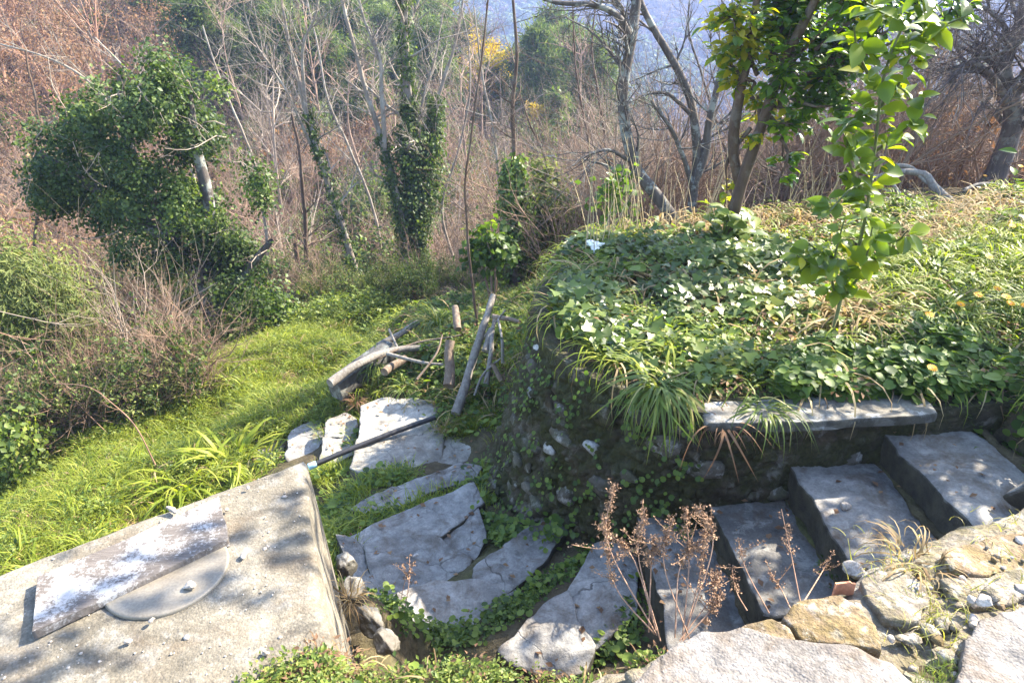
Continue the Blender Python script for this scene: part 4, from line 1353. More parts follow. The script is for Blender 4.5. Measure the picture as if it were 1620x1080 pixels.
for k, (px, py) in enumerate([(420, 250), (450, 210), (505, 265), (590, 235), (650, 275), (700, 255), (735, 215), (785, 260), (830, 225), (860, 285), (335, 250), (900, 250), (560, 330), (715, 330), (440, 330), (500, 395)]):
    g = gp(px, py + 15)
    o = eb[k] if k < 3 else copy_tree(eb[k % 3])
    o.location = (g[0], g[1], G1(g[0], g[1]))
    s_ = rng.uniform(.6, 1.15)
    o.scale = (s_, s_, s_ * rng.uniform(.8, 1.3)); o.rotation_euler = (0, 0, rng.uniform(0, 6))
    tag(o, 'round green bush dotted in the brown scrub of the far slope', 'bush', 'green bushes on the far slope')
# ------------------------------------------------------------------ nearer trees, one by one
def trunk_path(pix, y0, y1=None):
    y1 = y0 if y1 is None else y1
    return np.array([P(px, py, y=y0 + (y1 - y0) * k / (len(pix) - 1)) for k, (px, py) in enumerate(pix)])

def hero_tree(name, label, stems, bmat, seed, branch=(14, .9), ivy=None, group=None, opt=None, lmat=None, ground=True, twig_up=.05):
    """stems: list of (pixel path, y0, y1, r0, r1); ivy: list of (stem, u0, u1, radius function, n, size)"""
    rg = np.random.default_rng(seed)
    paths = []
    for (pix, y0, y1, r0, r1) in stems:
        q = trunk_path(pix, y0, y1)
        paths.append((resample(q, 26), np.linspace(r0, r1, 26)))
    b = paths[0][0][0].copy()
    if ground:
        gz = G1(b[0], b[1])
        first = b.copy(); first[2] = min(gz - .3, b[2] - .05)
        paths[0] = (np.vstack([first, paths[0][0]]), np.r_[paths[0][1][0] * 1.25, paths[0][1]])
        b[2] = gz
    t = thing(name, label, 'tree', b, group)
    tb, bb, tips = MB(), MB(), []
    o = opt or dict(OPT, up=(twig_up, .05, .04), kids=(6, 4, 0), wander=.16, start=.2)
    for (pts, rad) in paths:
        n = len(pts)
        pts = pts + np.c_[fbm(pts + seed, 2.0, 2, seed), fbm(pts + seed + 5, 2.0, 2, seed), 0 * pts[:, 0]] * .035
        tube(tb, pts, rad * (1 + .12 * fbm(pts, 5, 3, seed)), 9)
        for _ in range(branch[0]):
            i = int(rg.uniform(.3, 1) * (n - 1))
            d = pts[min(i + 1, n - 1)] - pts[max(i - 1, 0)]
            d = norm(d)
            v = rg.normal(size=3); v = norm(v - d * (v @ d))
            a = R(rg.uniform(25, 70))
            grow(bb, pts[i], d * math.cos(a) + v * math.sin(a), branch[1] * rg.uniform(.5, 1.3), rad[i] * rg.uniform(.25, .45), 0, rg, o, tips)
    tb.build('trunk', bmat, t)
    if branch[0]:
        kind(bb.build('branches', bmat, t), 'stuff')
    if ivy:
        L = MB()
        for (si, u0, u1, rf, n, size) in ivy:
            pts = paths[si][0]
            m_ = n // 14
            u = rg.uniform(u0, u1, m_)
            f = u * (len(pts) - 1)
            i = np.clip(f.astype(int), 0, len(pts) - 2)
            c = pts[i] + (pts[i + 1] - pts[i]) * (f - i)[:, None]
            a = rg.uniform(0, 6.283, m_)
            out = np.c_[np.cos(a), np.sin(a), rg.normal(0, .25, m_)]
            rr = np.array([rf(q) for q in u])
            cl = c + out * (rr * rg.uniform(.45, 1.12, m_))[:, None]
            ct = rg.normal(.45, .22, m_)
            k = np.repeat(np.arange(m_), 14)
            N = len(k)
            off = rg.normal(size=(N, 3)) * np.minimum(.13, .12 + 0 * rr[k] )[:, None] * np.clip(rr[k] * 3, .3, 1)[:, None]
            nr = norm(out[k] + rdir(rg, N) * .65 + np.array([.1, 0, .35]))
            fw = rdir(rg, N) * .6 + np.array([0, 0, -.7])
            scatter(L, LEAF_SMALL, cl[k] + off, nr, fw, size * rg.uniform(.6, 1.25, N), np.clip(ct[k] + rg.normal(0, .2, N), 0, 1), 1.5)
        L.build('ivy_leaves', lmat or M_IVY, t)
    return t

col = lambda a, b, c=None: (lambda u: a + (b - a) * u)
hero_tree('ivy_tree', 'leaning thin tree with ivy on its lower trunk beside the meadow end',
    [([(578, 478), (556, 405), (531, 325), (506, 250), (486, 180), (470, 120), (455, 60), (440, -30)], 13.2, 13.4, .08, .02),
     ([(487, 185), (478, 120), (480, 70), (500, 20), (505, -30)], 13.3, 13.0, .035, .015), ([(500, 245), (455, 150), (400, 60), (380, -10)], 13.3, 12.6, .03, .01)],
    M_BARK_PALE, 1001, (12, 1.3), [(0, .0, .62, lambda u: .13 - .10 * u, 2200, .065)])
hero_tree('ivy_tree', 'curving thin trunk crossing the foot of the ivy column',
    [([(652, 440), (640, 375), (628, 310), (608, 240), (585, 160), (565, 90), (545, 20), (535, -40)], 13.9, 14.3, .08, .025),
     ([(608, 235), (604, 150), (598, 90), (575, 30), (560, -30)], 14.0, 14.2, .05, .02)],
    M_BARK_PALE, 1002, (12, 1.3), [(0, .0, .5, lambda u: .17 - .16 * u, 3600, .065)])
hero_tree('ivy_tree', 'tall straight trunk wrapped in a dense ivy column',
    [([(656, 446), (656, 350), (650, 250), (645, 150), (641, 60), (637, -40)], 14.3, 14.3, .13, .06),
     ([(672, 330), (684, 250), (690, 170), (720, 70), (735, -20)], 14.4, 14.8, .06, .02), ([(650, 240), (668, 160), (690, 90), (700, 20)], 14.3, 14.9, .035, .012)],
    M_BARK_PALE, 1003, (11, 1.4),
    [(0, .02, .60, lambda u: (.44 - .36 * u) * (.8 + .35 * math.sin(u * 31)), 13000, .07), (0, .55, 1.0, lambda u: .13, 2000, .065), (1, .0, .55, lambda u: .3 - .3 * u, 4000, .07)])
hero_tree('bare_tree', 'slim brown trunk with broken top left of the leaning ivy tree', [([(478, 478), (474, 440), (467, 385)], 14.8, 14.8, .065, .05)], M_BARK_BR, 1004, (0, 0))
hero_tree('bare_tree', 'slim brown trunk with pale side branches standing in the brown valley scrub', [([(488, 478), (485, 400), (481, 320), (474, 240), (460, 180)], 15.0, 15.0, .065, .025)], M_BARK_BR, 1005, (10, .9))
hero_tree('ivy_tree', 'thin pole draped in bright green ivy behind the wood pile',
    [([(818, 390), (815, 330), (812, 250), (812, 180), (818, 90), (812, 0)], 10.6, 10.6, .05, .02)], M_BARK_BR, 1006, (9, .9),
    [(0, .0, .42, lambda u: .26 - .3 * u, 4200, .075)], lmat=M_IVYL)
hero_tree('bare_tree', 'slender bare pole rising from the wood pile', [([(756, 505), (744, 420), (738, 330), (742, 260), (752, 160), (765, 60), (775, -20)], 7.5, 7.6, .017, .009)], M_BARK_BR, 1007, (5, .5))
hero_tree('bare_tree', 'dark lichened trunk bending up from behind the bank',
    [([(1090, 398), (1062, 345), (1030, 300), (1004, 262), (990, 200), (986, 140), (998, 60), (1008, -30)], 8.7, 9.0, .085, .06),
     ([(996, 60), (975, 25), (940, 8), (880, 4), (830, -15)], 8.9, 8.4, .05, .015), ([(998, 55), (980, 10), (960, -30)], 8.9, 8.9, .035, .02),
     ([(1000, 258), (965, 238), (930, 245), (905, 262)], 8.8, 8.2, .03, .01)],
    M_BARK, 1008, (10, .9))
hero_tree('bare_tree', 'lichened double trunk tree between the dark trunk and the citrus',
    [([(1088, 396), (1092, 340), (1098, 290), (1103, 235), (1095, 165), (1072, 110), (1040, 60), (1015, 10), (1005, -30)], 9.1, 9.3, .075, .035),
     ([(1098, 290), (1118, 230), (1132, 150), (1150, 80), (1178, -10)], 9.1, 9.3, .065, .03),
     ([(1097, 300), (1078, 240), (1060, 200), (1030, 160)], 9.1, 8.8, .04, .015), ([(1102, 190), (1060, 150), (1020, 150), (1000, 160)], 9.2, 8.8, .03, .01)],
    M_BARK, 1009, (11, .9))
for k, (pix, y_, lab) in enumerate([
    ([(925, 320), (935, 250), (920, 170), (908, 80), (905, -10)], 12.5, 'thin bare brown stem left of the dark lichened trunk'),
    ([(962, 330), (958, 230), (946, 150), (938, 70), (945, -10)], 12.8, 'thin bare brown stem close behind the dark lichened trunk'),
    ([(860, 330), (868, 270), (840, 200), (822, 150)], 11.5, 'crooked thin dark stem beside the bright ivy pole'),
    ([(800, 400), (790, 300), (782, 210), (760, 100), (750, 10)], 12.0, 'thin pale stem leaning left behind the bright ivy pole'),
    ([(720, 420), (700, 330), (730, 220), (745, 120), (730, 10)], 16.0, 'pale bare sapling right of the ivy column'),
    ([(610, 440), (590, 330), (560, 250), (520, 160), (500, 60), (480, -20)], 17.0, 'pale bare sapling between the leaning ivy tree and the ivy column'),
    ([(430, 470), (420, 360), (400, 250), (350, 130), (320, 40)], 14.5, 'pale bare tree arching over the big ivy clump'),
    ([(330, 420), (300, 250), (250, 160), (200, 110), (150, 60)], 14.0, 'pale bare tree spreading above the big ivy clump'),
    ([(230, 330), (190, 200), (140, 130), (70, 90), (0, 70)], 13.0, 'grey bare branches fanning out left above the big ivy clump'),
    ([(60, 470), (55, 380), (70, 280), (60, 180), (40, 80)], 11.5, 'reddish bare trunk beside the left edge of the big ivy clump'),
    ([(1240, 330), (1225, 220), (1250, 100), (1240, -10)], 11.0, 'bare stem seen behind the citrus crown'),
    ([(1440, 330), (1420, 220), (1450, 120), (1440, 30)], 12.0, 'grey bare stem behind the leafy citrus shoot'),
    ([(1500, 320), (1490, 230), (1510, 150), (1500, 60)], 12.5, 'grey bare stem left of the dark twiggy tree'),
    ([(1155, 360), (1150, 250), (1120, 150), (1090, 50), (1095, -20)], 11.5, 'grey bare stem between double trunk tree and citrus'),
]):
    q = trunk_path(pix, y_)
    d = np.linalg.norm(q[0])
    hero_tree('bare_tree', lab, [(pix, y_, y_ + .4, .0024 * d, .0009 * d)], M_BARK_BR if k in (0, 1, 2, 9) else (M_BARK_PALE if k < 9 else M_BARK), 1020 + k, (12, 1.3 if y_ > 12 else 1.0))
hero_tree('bare_tree', 'dark twiggy tree with drooping purple brown twigs at the bank end',
    [([(1560, 305), (1582, 260), (1600, 200), (1602, 150), (1590, 105), (1612, 40), (1630, -40)], 9.3, 9.3, .15, .06),
     ([(1600, 170), (1570, 120), (1530, 100), (1500, 130)], 9.3, 8.8, .05, .015), ([(1602, 160), (1640, 110), (1700, 60)], 9.3, 9.0, .06, .02), ([(1600, 60), (1570, 20), (1530, 0)], 9.3, 8.9, .04, .015)],
    bark_mat('dark_bark', (.05, .038, .034), (.13, .10, .09), 9, .2), 1040, (22, 1.2), opt=dict(OPT4, up=(.0, -.06, -.10, -.08), kids=(6, 5, 3, 0), wander=.18, start=.2, kl=.6))

# big ivy-smothered tree at the left
def lobes_to_leaves(L, lobes, y_, rg, per, leaf_n, size, jit_y, tmpl=LEAF_SMALL, wid=1.5, spread=.15, tint0=.42, gap=-9):
    for (px, py, rp) in lobes:
        yy = y_ + rg.uniform(-jit_y, jit_y)
        c = P(px, py, y=yy)
        r = rp * np.linalg.norm(c - [0, 0, EYE]) / FPX
        m_ = int(per * r * r * 12.6)
        d = rdir(rg, m_)
        r_ = r * (1 + .22 * fbm(d * 2 + c, 1.5, 3, 5)) * (1 + .5 * fbm(c + d * r * 1.0, 2.6, 2, 6)) * rg.uniform(.72, 1.08, m_)
        cl = c + d * r_[:, None]
        ok = fbm(cl, 2.1, 3, 15) > gap - .25
        d, cl = d[ok], cl[ok]
        m_ = len(cl)
        ct = rg.normal(tint0, .2, m_) + .5 * fbm(cl, 1.4, 3, 19)
        k = np.repeat(np.arange(m_), leaf_n)
        N = len(k)
        nr = norm(d[k] + rdir(rg, N) * .6 + np.array([.15, 0, .35]))
        fw = rdir(rg, N) * .7 + np.array([0, 0, -.6])
        scatter(L, tmpl, cl[k] + rg.normal(size=(N, 3)) * spread, nr, fw, size * rg.uniform(.6, 1.3, N), np.clip(ct[k] + rg.normal(0, .2, N), 0, 1), wid)
rg = np.random.default_rng(1050)
bb_ = P(358, 590, y=10.4)
bb_[2] = G1(bb_[0], bb_[1])
t = thing('ivy_tree', 'huge ivy smothered tree clump standing at the meadow edge', 'tree', bb_)
mb, tips = MB(), []
for pix in [[(355, 600), (340, 520), (300, 420), (250, 330), (205, 230), (190, 120)], [(320, 440), (330, 330), (310, 230), (300, 150)], [(290, 400), (200, 330), (120, 280), (60, 240)], [(345, 500), (390, 430), (430, 380)]]:
    q = resample(trunk_path(pix, 10.4), 16)
    tube(mb, q, np.linspace(.13, .04, 16), 8)
q0 = P(355, 600, y=10.4); q0[2] = bb_[2] - .3
tube(mb, [q0, P(352, 570, y=10.4), P(345, 530, y=10.4)], [.17, .15, .13], 8)
mb.build('trunk', M_BARK, t)
L = MB()
IVYL = [(110, 262, 62), (72, 240, 42), (180, 175, 52), (225, 145, 48), (300, 165, 48), (200, 255, 66), (290, 250, 70), (345, 300, 62), (258, 340, 78), (175, 315, 50), (335, 375, 70), (300, 440, 78),
        (362, 470, 52), (345, 525, 48), (392, 400, 38), (150, 300, 55), (255, 205, 60), (395, 500, 30), (205, 375, 28)]
SUBL = []
for (px, py, rp) in IVYL:
    for _ in range(10):
        a, u = rg.uniform(0, 6.28), rp * 1.12 * math.sqrt(rg.uniform(0, 1))
        SUBL.append((px + u * math.cos(a), py + u * math.sin(a), rp * rg.uniform(.15, .40)))
for _ in range(110):
    px, py, rp = IVYL[rg.integers(len(IVYL))]
    a, u = rg.uniform(0, 6.28), rp * rg.uniform(1.1, 1.55)
    SUBL.append((px + u * math.cos(a), py + u * math.sin(a), rp * rg.uniform(.07, .16)))
lobes_to_leaves(L, SUBL, 10.5, rg, 40, 26, .062, .85, spread=.09, tint0=.42, gap=.16)
L.build('crown', M_IVY, t)
mb, tips = MB(), []
for _ in range(26):
    px, py, rp = IVYL[rg.integers(len(IVYL))]
    c = P(px + rg.normal() * rp * .6, py - abs(rg.normal()) * rp * .5, y=10.2)
    d = norm(np.array([rg.normal(), -.5 + rg.normal() * .4, rg.normal() * .5 + .2]))
    grow(mb, c, d, rg.uniform(.5, 1.3), .012, 0, rg, dict(OPT, kids=(3, 2, 0), wander=.3, up=(-.02, 0, 0)), tips)
kind(mb.build('bare_twigs', M_TWIG_PALE, t), 'stuff')

def bush(name, label, lobes, y_, lmat, seed, per=26, n=24, size=.08, jit=.3, tmpl=LEAF_SMALL, wid=1.5, spread=.12, cat='bush', bmat=None):
    rg = np.random.default_rng(seed)
    px, py, rp = lobes[-1]
    b = P(px, py, y=y_); b[2] = G1(b[0], b[1])
    t = thing(name, label, cat, b)
    mb = MB()
    for (qx, qy, qr) in lobes:
        c = P(qx, qy, y=y_)
        tube(mb, resample([b - [0, 0, .15], b * .4 + c * .6 + rg.normal(size=3) * .05, c], 6), np.linspace(.025, .01, 6), 4)
    mb.build('stems', bmat or M_TWIG, t)
    L = MB()
    lobes_to_leaves(L, lobes, y_, rg, per, n, size, jit, tmpl, wid, spread)
    L.build('foliage', lmat, t)
    return t
bush('cypress_bush', 'feathery olive green conifer bush at the meadow edge', [(20, 470, 60), (60, 510, 60), (20, 560, 65), (80, 570, 45), (-40, 500, 70), (100, 520, 30), (30, 620, 50)], 8.4, M_CEDAR, 1101, 34, 40, .11, .6, LEAF_THIN, 1.0, .2)
bush('evergreen_bush', 'dark green bush beside the bright ivy pole', [(862, 275, 18), (876, 310, 24), (850, 340, 26), (885, 345, 22), (860, 385, 24)], 11.2, M_CEDAR, 1102, 34, 18, .09, .2)
bush('evergreen_bush', 'shiny broad leaved bush at the foot of the bright ivy pole', [(770, 382, 13), (796, 390, 12), (752, 394, 10), (780, 408, 12)], 9.0, M_HERB, 1103, 60, 14, .12, .2)
bush('young_shrub', 'bright green sprig on the back of the bank', [(970, 290, 12), (980, 305, 12), (968, 330, 9), (978, 375, 8)], 7.2, M_IVYL, 1104, 110, 10, .09, .1)
bush('evergreen_bush', 'dense green bush under the right side of the big ivy clump', [(400, 520, 36), (420, 480, 28), (385, 555, 28), (440, 510, 24), (415, 560, 20)], 10.9, M_HERB, 1105, 40, 20, .08, .3)
bush('young_shrub', 'yellow green sprig among brown twigs at the meadow edge', [(140, 600, 10), (132, 618, 9), (142, 640, 8), (146, 668, 7)], 7.6, M_IVYL, 1106, 110, 9, .07, .08)
bush('young_shrub', 'yellow green leafy shrub at the left end of the meadow', [(12, 690, 24), (40, 720, 20), (5, 730, 20), (30, 770, 18)], 6.3, M_LIME, 1107, 60, 12, .07, .15)

# ---- citrus tree and citrus shoot
def citrus_leaves(L, pts, dirs, rg, size=(.09, .15), tint=(.4, .22)):
    N = len(pts)
    d = dirs + rdir(rg, N) * .75 + np.array([0, 0, -.25])
    nr = np.array([0, -.25, 1.0]) + rdir(rg, N) * .55
    scatter(L, LEAF_LEMON, pts, nr, d, rg.uniform(*size, N), np.clip(rg.normal(tint[0], tint[1], N), 0, 1), rg.uniform(.85, 1.25, N))
rg = np.random.default_rng(1200)
b = P(1150, 402, y=6.3); b[2] = G1(b[0], b[1])
t = thing('citrus_tree', 'citrus tree with dark glossy leaf crown and bare brown trunk', 'tree', b)
mb = MB()
q = np.vstack([b - [0, 0, .2], trunk_path([(1150, 400), (1158, 345), (1180, 270), (1208, 190), (1240, 100), (1280, 20), (1320, -60)], 6.3, 6.0)])
tube(mb, resample(q, 24), np.linspace(.07, .03, 24) * (1 + .15 * fbm(resample(q, 24), 6, 3, 2)), 10)
q = trunk_path([(1172, 290), (1160, 230), (1170, 150), (1190, 60), (1200, -40)], 6.3, 6.2)
tube(mb, resample(q, 16), np.linspace(.06, .025, 16), 8)
mb.build('trunk', M_BARK_BR, t)
CL = [(1180, 60, 45), (1160, 25, 40), (1230, 40, 55), (1300, 50, 60), (1240, 110, 48), (1310, 120, 48), (1340, 80, 45), (1160, 128, 28), (1150, 90, 26), (1400, 25, 48), (1460, 15, 38), (1505, 15, 26), (1200, 160, 36), (1280, 165, 40), (1330, 165, 30),
      (1245, 195, 26), (1238, 250, 18), (1232, 285, 14), (1190, 215, 18), (1150, 300, 8), (1260, 10, 60), (1350, -20, 60), (1250, -60, 60), (1440, -50, 45)]
bb, L = MB(), MB()
for (px, py, rp) in CL:
    c = P(px, py, y=6.15 + rg.uniform(-.35, .35))
    r = rp * 6.6 / FPX
    m_ = max(6, int(260 * (rp / 45.) ** 2))
    src = P(1208 + .35 * (px - 1208), 150 + .35 * (py - 150), y=6.2)
    tube(bb, resample([src, (src + c) / 2 + rg.normal(size=3) * .06, c], 7), np.linspace(.022, .008, 7), 4)
    nt_ = max(2, m_ // 9)
    for _ in range(nt_):
        e_ = c + rdir(rg, 1)[0] * r * rg.uniform(.5, 1.1)
        tw = resample([c, (c + e_) / 2 + rg.normal(size=3) * .02, e_], 6)
        tube(bb, tw, np.linspace(.006, .003, 6), 3)
        k = rg.integers(1, 6, 10)
        citrus_leaves(L, tw[k] + rg.normal(size=(10, 3)) * .02, np.repeat([norm(e_ - c)], 10, 0), rg, (.06, .11), (.42 + (.45 if px < 1215 else 0), .22))  # left of crown tinted yellower: its backlit look is put into leaf colour
bb.build('branches', M_BARK_BR, t)
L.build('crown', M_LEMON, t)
rg = np.random.default_rng(1210)
b = P(1325, 470, y=4.15); b[2] = G1(b[0], b[1])
t = thing('citrus_shoot', 'upright citrus shoot with large backlit leaves on the planted bank', 'shrub', b)
rb = b.copy()
bb, L = MB(), MB()
tube(bb, resample([rb - [0, 0, .05], (rb + P(1330, 472, y=4.15)) / 2 + [.01, 0, 0], P(1330, 472, y=4.15)], 8), .012, 6)
for pix, n in [([(1330, 472), (1347, 430), (1368, 350), (1380, 270), (1388, 200), (1396, 130), (1420, 60), (1455, 0), (1490, -70), (1520, -160), (1530, -260)], 130), ([(1324, 472), (1316, 440), (1322, 400), (1335, 350)], 40),
               ([(1332, 472), (1360, 435), (1372, 400), (1380, 360)], 36), ([(1372, 330), (1345, 260), (1340, 215)], 24), ([(1392, 170), (1430, 120), (1440, 70)], 30), ([(1350, 420), (1300, 400), (1280, 385)], 22), ([(1392, 150), (1360, 90), (1350, 40)], 26), ([(1385, 240), (1425, 210), (1445, 190)], 18), ([(1350, 420), (1298, 420), (1262, 405)], 26), ([(1370, 350), (1415, 380), (1436, 365)], 24), ([(1380, 285), (1345, 300), (1312, 335)], 24), ([(1395, 130), (1438, 150), (1452, 195)], 24), ([(1420, 60), (1480, 45), (1530, 25)], 34), ([(1440, 30), (1400, 20), (1370, 5)], 24), ([(1390, 180), (1350, 190), (1325, 215)], 20)]:
    q = resample(trunk_path(pix, 4.15, 3.85), 40)
    tube(bb, q, np.linspace(.011, .004, 40), 6)
    u = np.sort(rg.uniform(.1, 1, n)); i = (u * 38).astype(int)
    a = rg.uniform(0, 6.28, n)
    dd = np.c_[np.cos(a), .6 * np.sin(a), rg.uniform(-.5, .25, n)]
    nr = np.array([0, -.35, 1.0]) + rdir(rg, n) * .7
    scatter(L, LEAF_LEMON, q[i] + dd * rg.uniform(.01, .05, (n, 1)), nr, dd, rg.uniform(.06, .15, n), np.clip(rg.normal(.5, .2, n), 0, .97), rg.uniform(1.0, 1.35, n))
for _ in range(16):  # unseen leaf sprays above the frame, added to throw dappled shade on the tank
    c = np.array([2.5, 4.0, 2.75]) + rg.normal(size=3) * [.55, .35, .4]
    tube(bb, resample([P(1520, -160, y=3.9), (c + P(1520, -160, y=3.9)) / 2 + rg.normal(size=3) * .08, c], 6), np.linspace(.006, .003, 6), 4)
    citrus_leaves(L, c + rg.normal(size=(16, 3)) * .11, rdir(rg, 16), rg, (.10, .16))
bb.build('stems', plain('green_stem', (.10, .12, .04), .6, .3, 50), t)
L.build('leaves', M_SHOOT, t)
# citrus out of the frame at the right, throwing the dappled shade over the top steps and bank
rg = np.random.default_rng(1220)
b = np.array([4.35, 4.25, G1(4.35, 4.25)])
t = thing('citrus_tree', 'leafy citrus tree standing at the upper end of the steps', 'tree', b)
mb, L = MB(), MB()
tube(mb, resample([b - [0, 0, .2], b + [.05, 0, .8], b + [-.1, -.1, 1.8], b + [-.2, -.2, 2.6]], 14), np.linspace(.09, .03, 14), 9)
for _ in range(46):
    c = b + np.array([np.clip(rg.normal(0, .4), -.75, .9), rg.normal(-.1, .5), rg.uniform(.9, 2.6)])
    tube(mb, resample([b + [0, 0, .6 + .4 * (c[2] - b[2] - .6)], c], 5), np.linspace(.015, .005, 5), 4)
    n = 34
    citrus_leaves(L, c + rg.normal(size=(n, 3)) * .16, rdir(rg, n), rg, (.08, .13))
mb.build('trunk', M_BARK_BR, t)
L.build('crown', M_LEMON, t)
# ------------------------------------------------------------------ ground cover
rng = np.random.default_rng(2000)
def blades_mesh(name, mat, n, seed, tmpl, hmin, hmax, spread, lean=.35):
    rg = np.random.default_rng(seed)
    mb = MB()
    a = rg.uniform(0, 6.28, n)
    r = spread * np.sqrt(rg.uniform(0, 1, n))
    pos = np.c_[r * np.cos(a), r * np.sin(a), np.full(n, -.01)]
    b = a + rg.normal(0, .8, n)
    up = np.c_[np.cos(b) * lean * rg.uniform(0, 1, n), np.sin(b) * lean * rg.uniform(0, 1, n), np.ones(n)]
    scatter(mb, tmpl, pos, up, np.c_[np.cos(b), np.sin(b), 0 * b], rg.uniform(hmin, hmax, n), rg.uniform(0, 1, n))
    return mb.mesh(name, mat)
GT = [blades_mesh('grass_clump', M_GRASS, 26, 2100 + k, BLADE, .07, .17, .10) for k in range(5)]
GT += [blades_mesh('grass_clump', M_GRASS, 16, 2110 + k, BLADE_LONG, .16, .30, .06) for k in range(2)]
mbx = MB()
rg = np.random.default_rng(2120)
def herb_mesh(seed, mat, tmpl, n, size, spread, h):
    rg = np.random.default_rng(seed)
    mb = MB()
    a = rg.uniform(0, 6.28, n); r = spread * np.sqrt(rg.uniform(0, 1, n))
    pos = np.c_[r * np.cos(a), r * np.sin(a), rg.uniform(.1, 1, n) * h]
    scatter(mb, tmpl, pos, rdir(rg, n) * .55 + [0, 0, 1], np.c_[np.cos(a), np.sin(a), rg.normal(0, .3, n)], size * rg.uniform(.5, 1.3, n), rg.uniform(0, 1, n))
    return mb.mesh('herb_clump', mat)
HERB = [herb_mesh(2130, M_HERB, LEAF_ROUND, 26, .045, .11, .09), herb_mesh(2131, M_HERB, LEAF_IVY, 26, .05, .11, .10), herb_mesh(2132, M_LIME, LEAF_SMALL, 60, .035, .10, .12), herb_mesh(2133, M_HERB, LEAF_SMALL, 60, .035, .11, .08)]
HERB.append(herb_mesh(2134, M_RUST, LEAF_SMALL, 50, .03, .10, .09))
STRAWM = [blades_mesh('straw_clump', M_STRAWB, 14, 2140 + k, BLADE_LONG, .12, .32, .08, .9) for k in range(2)]

def cover(name, q, meshes, probs, smin, smax, label, cat, rg, zoff=0.0):
    n = len(q)
    pos = on_ground(q) if q.shape[1] == 2 else q
    pos = pos + np.array([0, 0, zoff])
    pick = rg.choice(len(meshes), size=n, p=np.array(probs) / np.sum(probs))
    s = rg.uniform(smin, smax, n)
    return stuff(gn_scatter(name, meshes, pos, np.c_[rg.normal(size=(n, 2)) * .12, rg.uniform(0, 6.28, n)], np.c_[s, s, s * rg.uniform(.8, 1.2, n)], pick), label, cat)

# meadow
MEADOW = [(-1.35, 6.5), (-1.3, 7.3), (-1.75, 8.6), (-1.9, 10.6), (-2.9, 11.6), (-4.4, 10.6), (-5.6, 9.4), (-6.8, 8.0), (-8.2, 6.6), (-9.5, 5.4), (-9, 2.2), (-2.9, 1.0), (-1.0, 3.0), (-1.35, 4.2), (-2.2, 5.0), (-2.55, 5.6), (-1.9, 6.0)]
q = sample_poly(MEADOW, 13500, rng)
tank_poly = [tuple(v * 1.03 + c_ * -.03) for v, c_ in zip([A, B, C_, D_], [np.array([-1.6, 1.25])] * 4)]
q = q[poly_sd(tank_poly, q[:, 0], q[:, 1]) < -.05]
for z_, polys in TREADS[8:]:
    for pl in polys:
        q = q[poly_sd(pl, q[:, 0], q[:, 1]) < -.02]
cover('meadow_grass', q, GT + [HERB[2], HERB[3], STRAWM[0]], [1, 1, 1, 1, 1, .5, .5, .9, .6, .7], .6, 1.4, 'bright green grass on the terrace below the tank', 'grass', rng)
q = sample_poly([(-1.2, 8.4), (-1.7, 9.6), (-2.2, 11.2), (-3.4, 11.9), (-5, 11), (-6.4, 9.5), (-8, 7.6), (-9.4, 6.0), (-9, 5.2), (-7.3, 6.9), (-5.4, 8.8), (-4, 10.2), (-2.7, 10.7), (-1.9, 9.2)], 1500, rng)
cover('meadow_weeds', q, [HERB[2], GT[5], STRAWM[0], HERB[3]], [1, .2, .15, .4], 1.2, 2.6, 'yellow green leafy weeds at the far edge of the meadow', 'weeds', rng)

# planted bank
bank_vis = [(.36, 4.0), (.6, 3.7), (.9, 3.5), (1.3, 3.36), (2.3, 3.44), (2.95, 3.5), (3.0, 2.0), (6.5, 2.0), (8.5, 8.2), (5, 8.3), (2.5, 7.6), (1.2, 7.1), (.6, 6.5), (.32, 5.4), (.28, 4.6)]
q = sample_poly(bank_vis, 6400, rng)
q = q[(poly_sd(BANK, q[:, 0], q[:, 1]) > .07) | (q[:, 1] > 5.2)]
q = q[fbm(np.c_[q, 0 * q[:, 0]], 1.5, 3, 44) > -.22 + rng.normal(size=len(q)) * .08]
cover('bank_herbs', q, HERB + GT[5:7] + [STRAWM[0]], [.8, .5, .9, 1.0, .35, .9, .9, 1.7], .7, 1.6, 'mixed low herbs carpeting the planted bank', 'herbs', rng)
ivp = pxpoly([(835, 450), (880, 520), (930, 565), (1010, 600), (1110, 625), (1230, 610), (1290, 560), (1290, 480), (1260, 415), (1180, 395), (1050, 395), (920, 405)])
q = sample_poly(ivp, 8200, rng)
q = q[fbm(np.c_[q, 0 * q[:, 0]], 1.9, 3, 45) > -.2 + rng.normal(size=len(q)) * .08]
gq = on_ground(q)
hgt = .06 + .20 * np.clip(.5 + fbm(np.c_[q, 0 * q[:, 0]], 2.2, 3, 8), 0, 1)
N = len(q)
gq[:, 2] += hgt * rng.uniform(.15, 1, N)
mb = MB()
scatter(mb, LEAF_IVY, gq, rdir(rng, N) * .5 + [0, -.3, 1], rdir(rng, N) * [1, 1, .4] + [0, -.2, -.1], rng.uniform(.03, .10, N) * (1 + .3 * fbm(gq, 1.7, 2, 13)), np.clip(rng.normal(.5, .22, N) + .7 * fbm(gq, 2.8, 3, 14), 0, 1), rng.uniform(.9, 1.25, N))
stuff(mb.build('bank_ivy', M_BANKIVY), 'glossy ground ivy spreading over the front of the bank', 'ivy')
q = sample_poly(pxpoly([(1270, 560), (1400, 535), (1620, 520), (1700, 640), (1640, 800), (1560, 760), (1500, 700), (1440, 648), (1300, 640), (1220, 640)]), 5200, rng)
gq = on_ground(q); N = len(q)
gq[:, 2] += (.04 + .16 * np.clip(.5 + fbm(np.c_[q, 0 * q[:, 0]], 2.5, 3, 9), 0, 1)) * rng.uniform(.2, 1, N)
mb = MB()
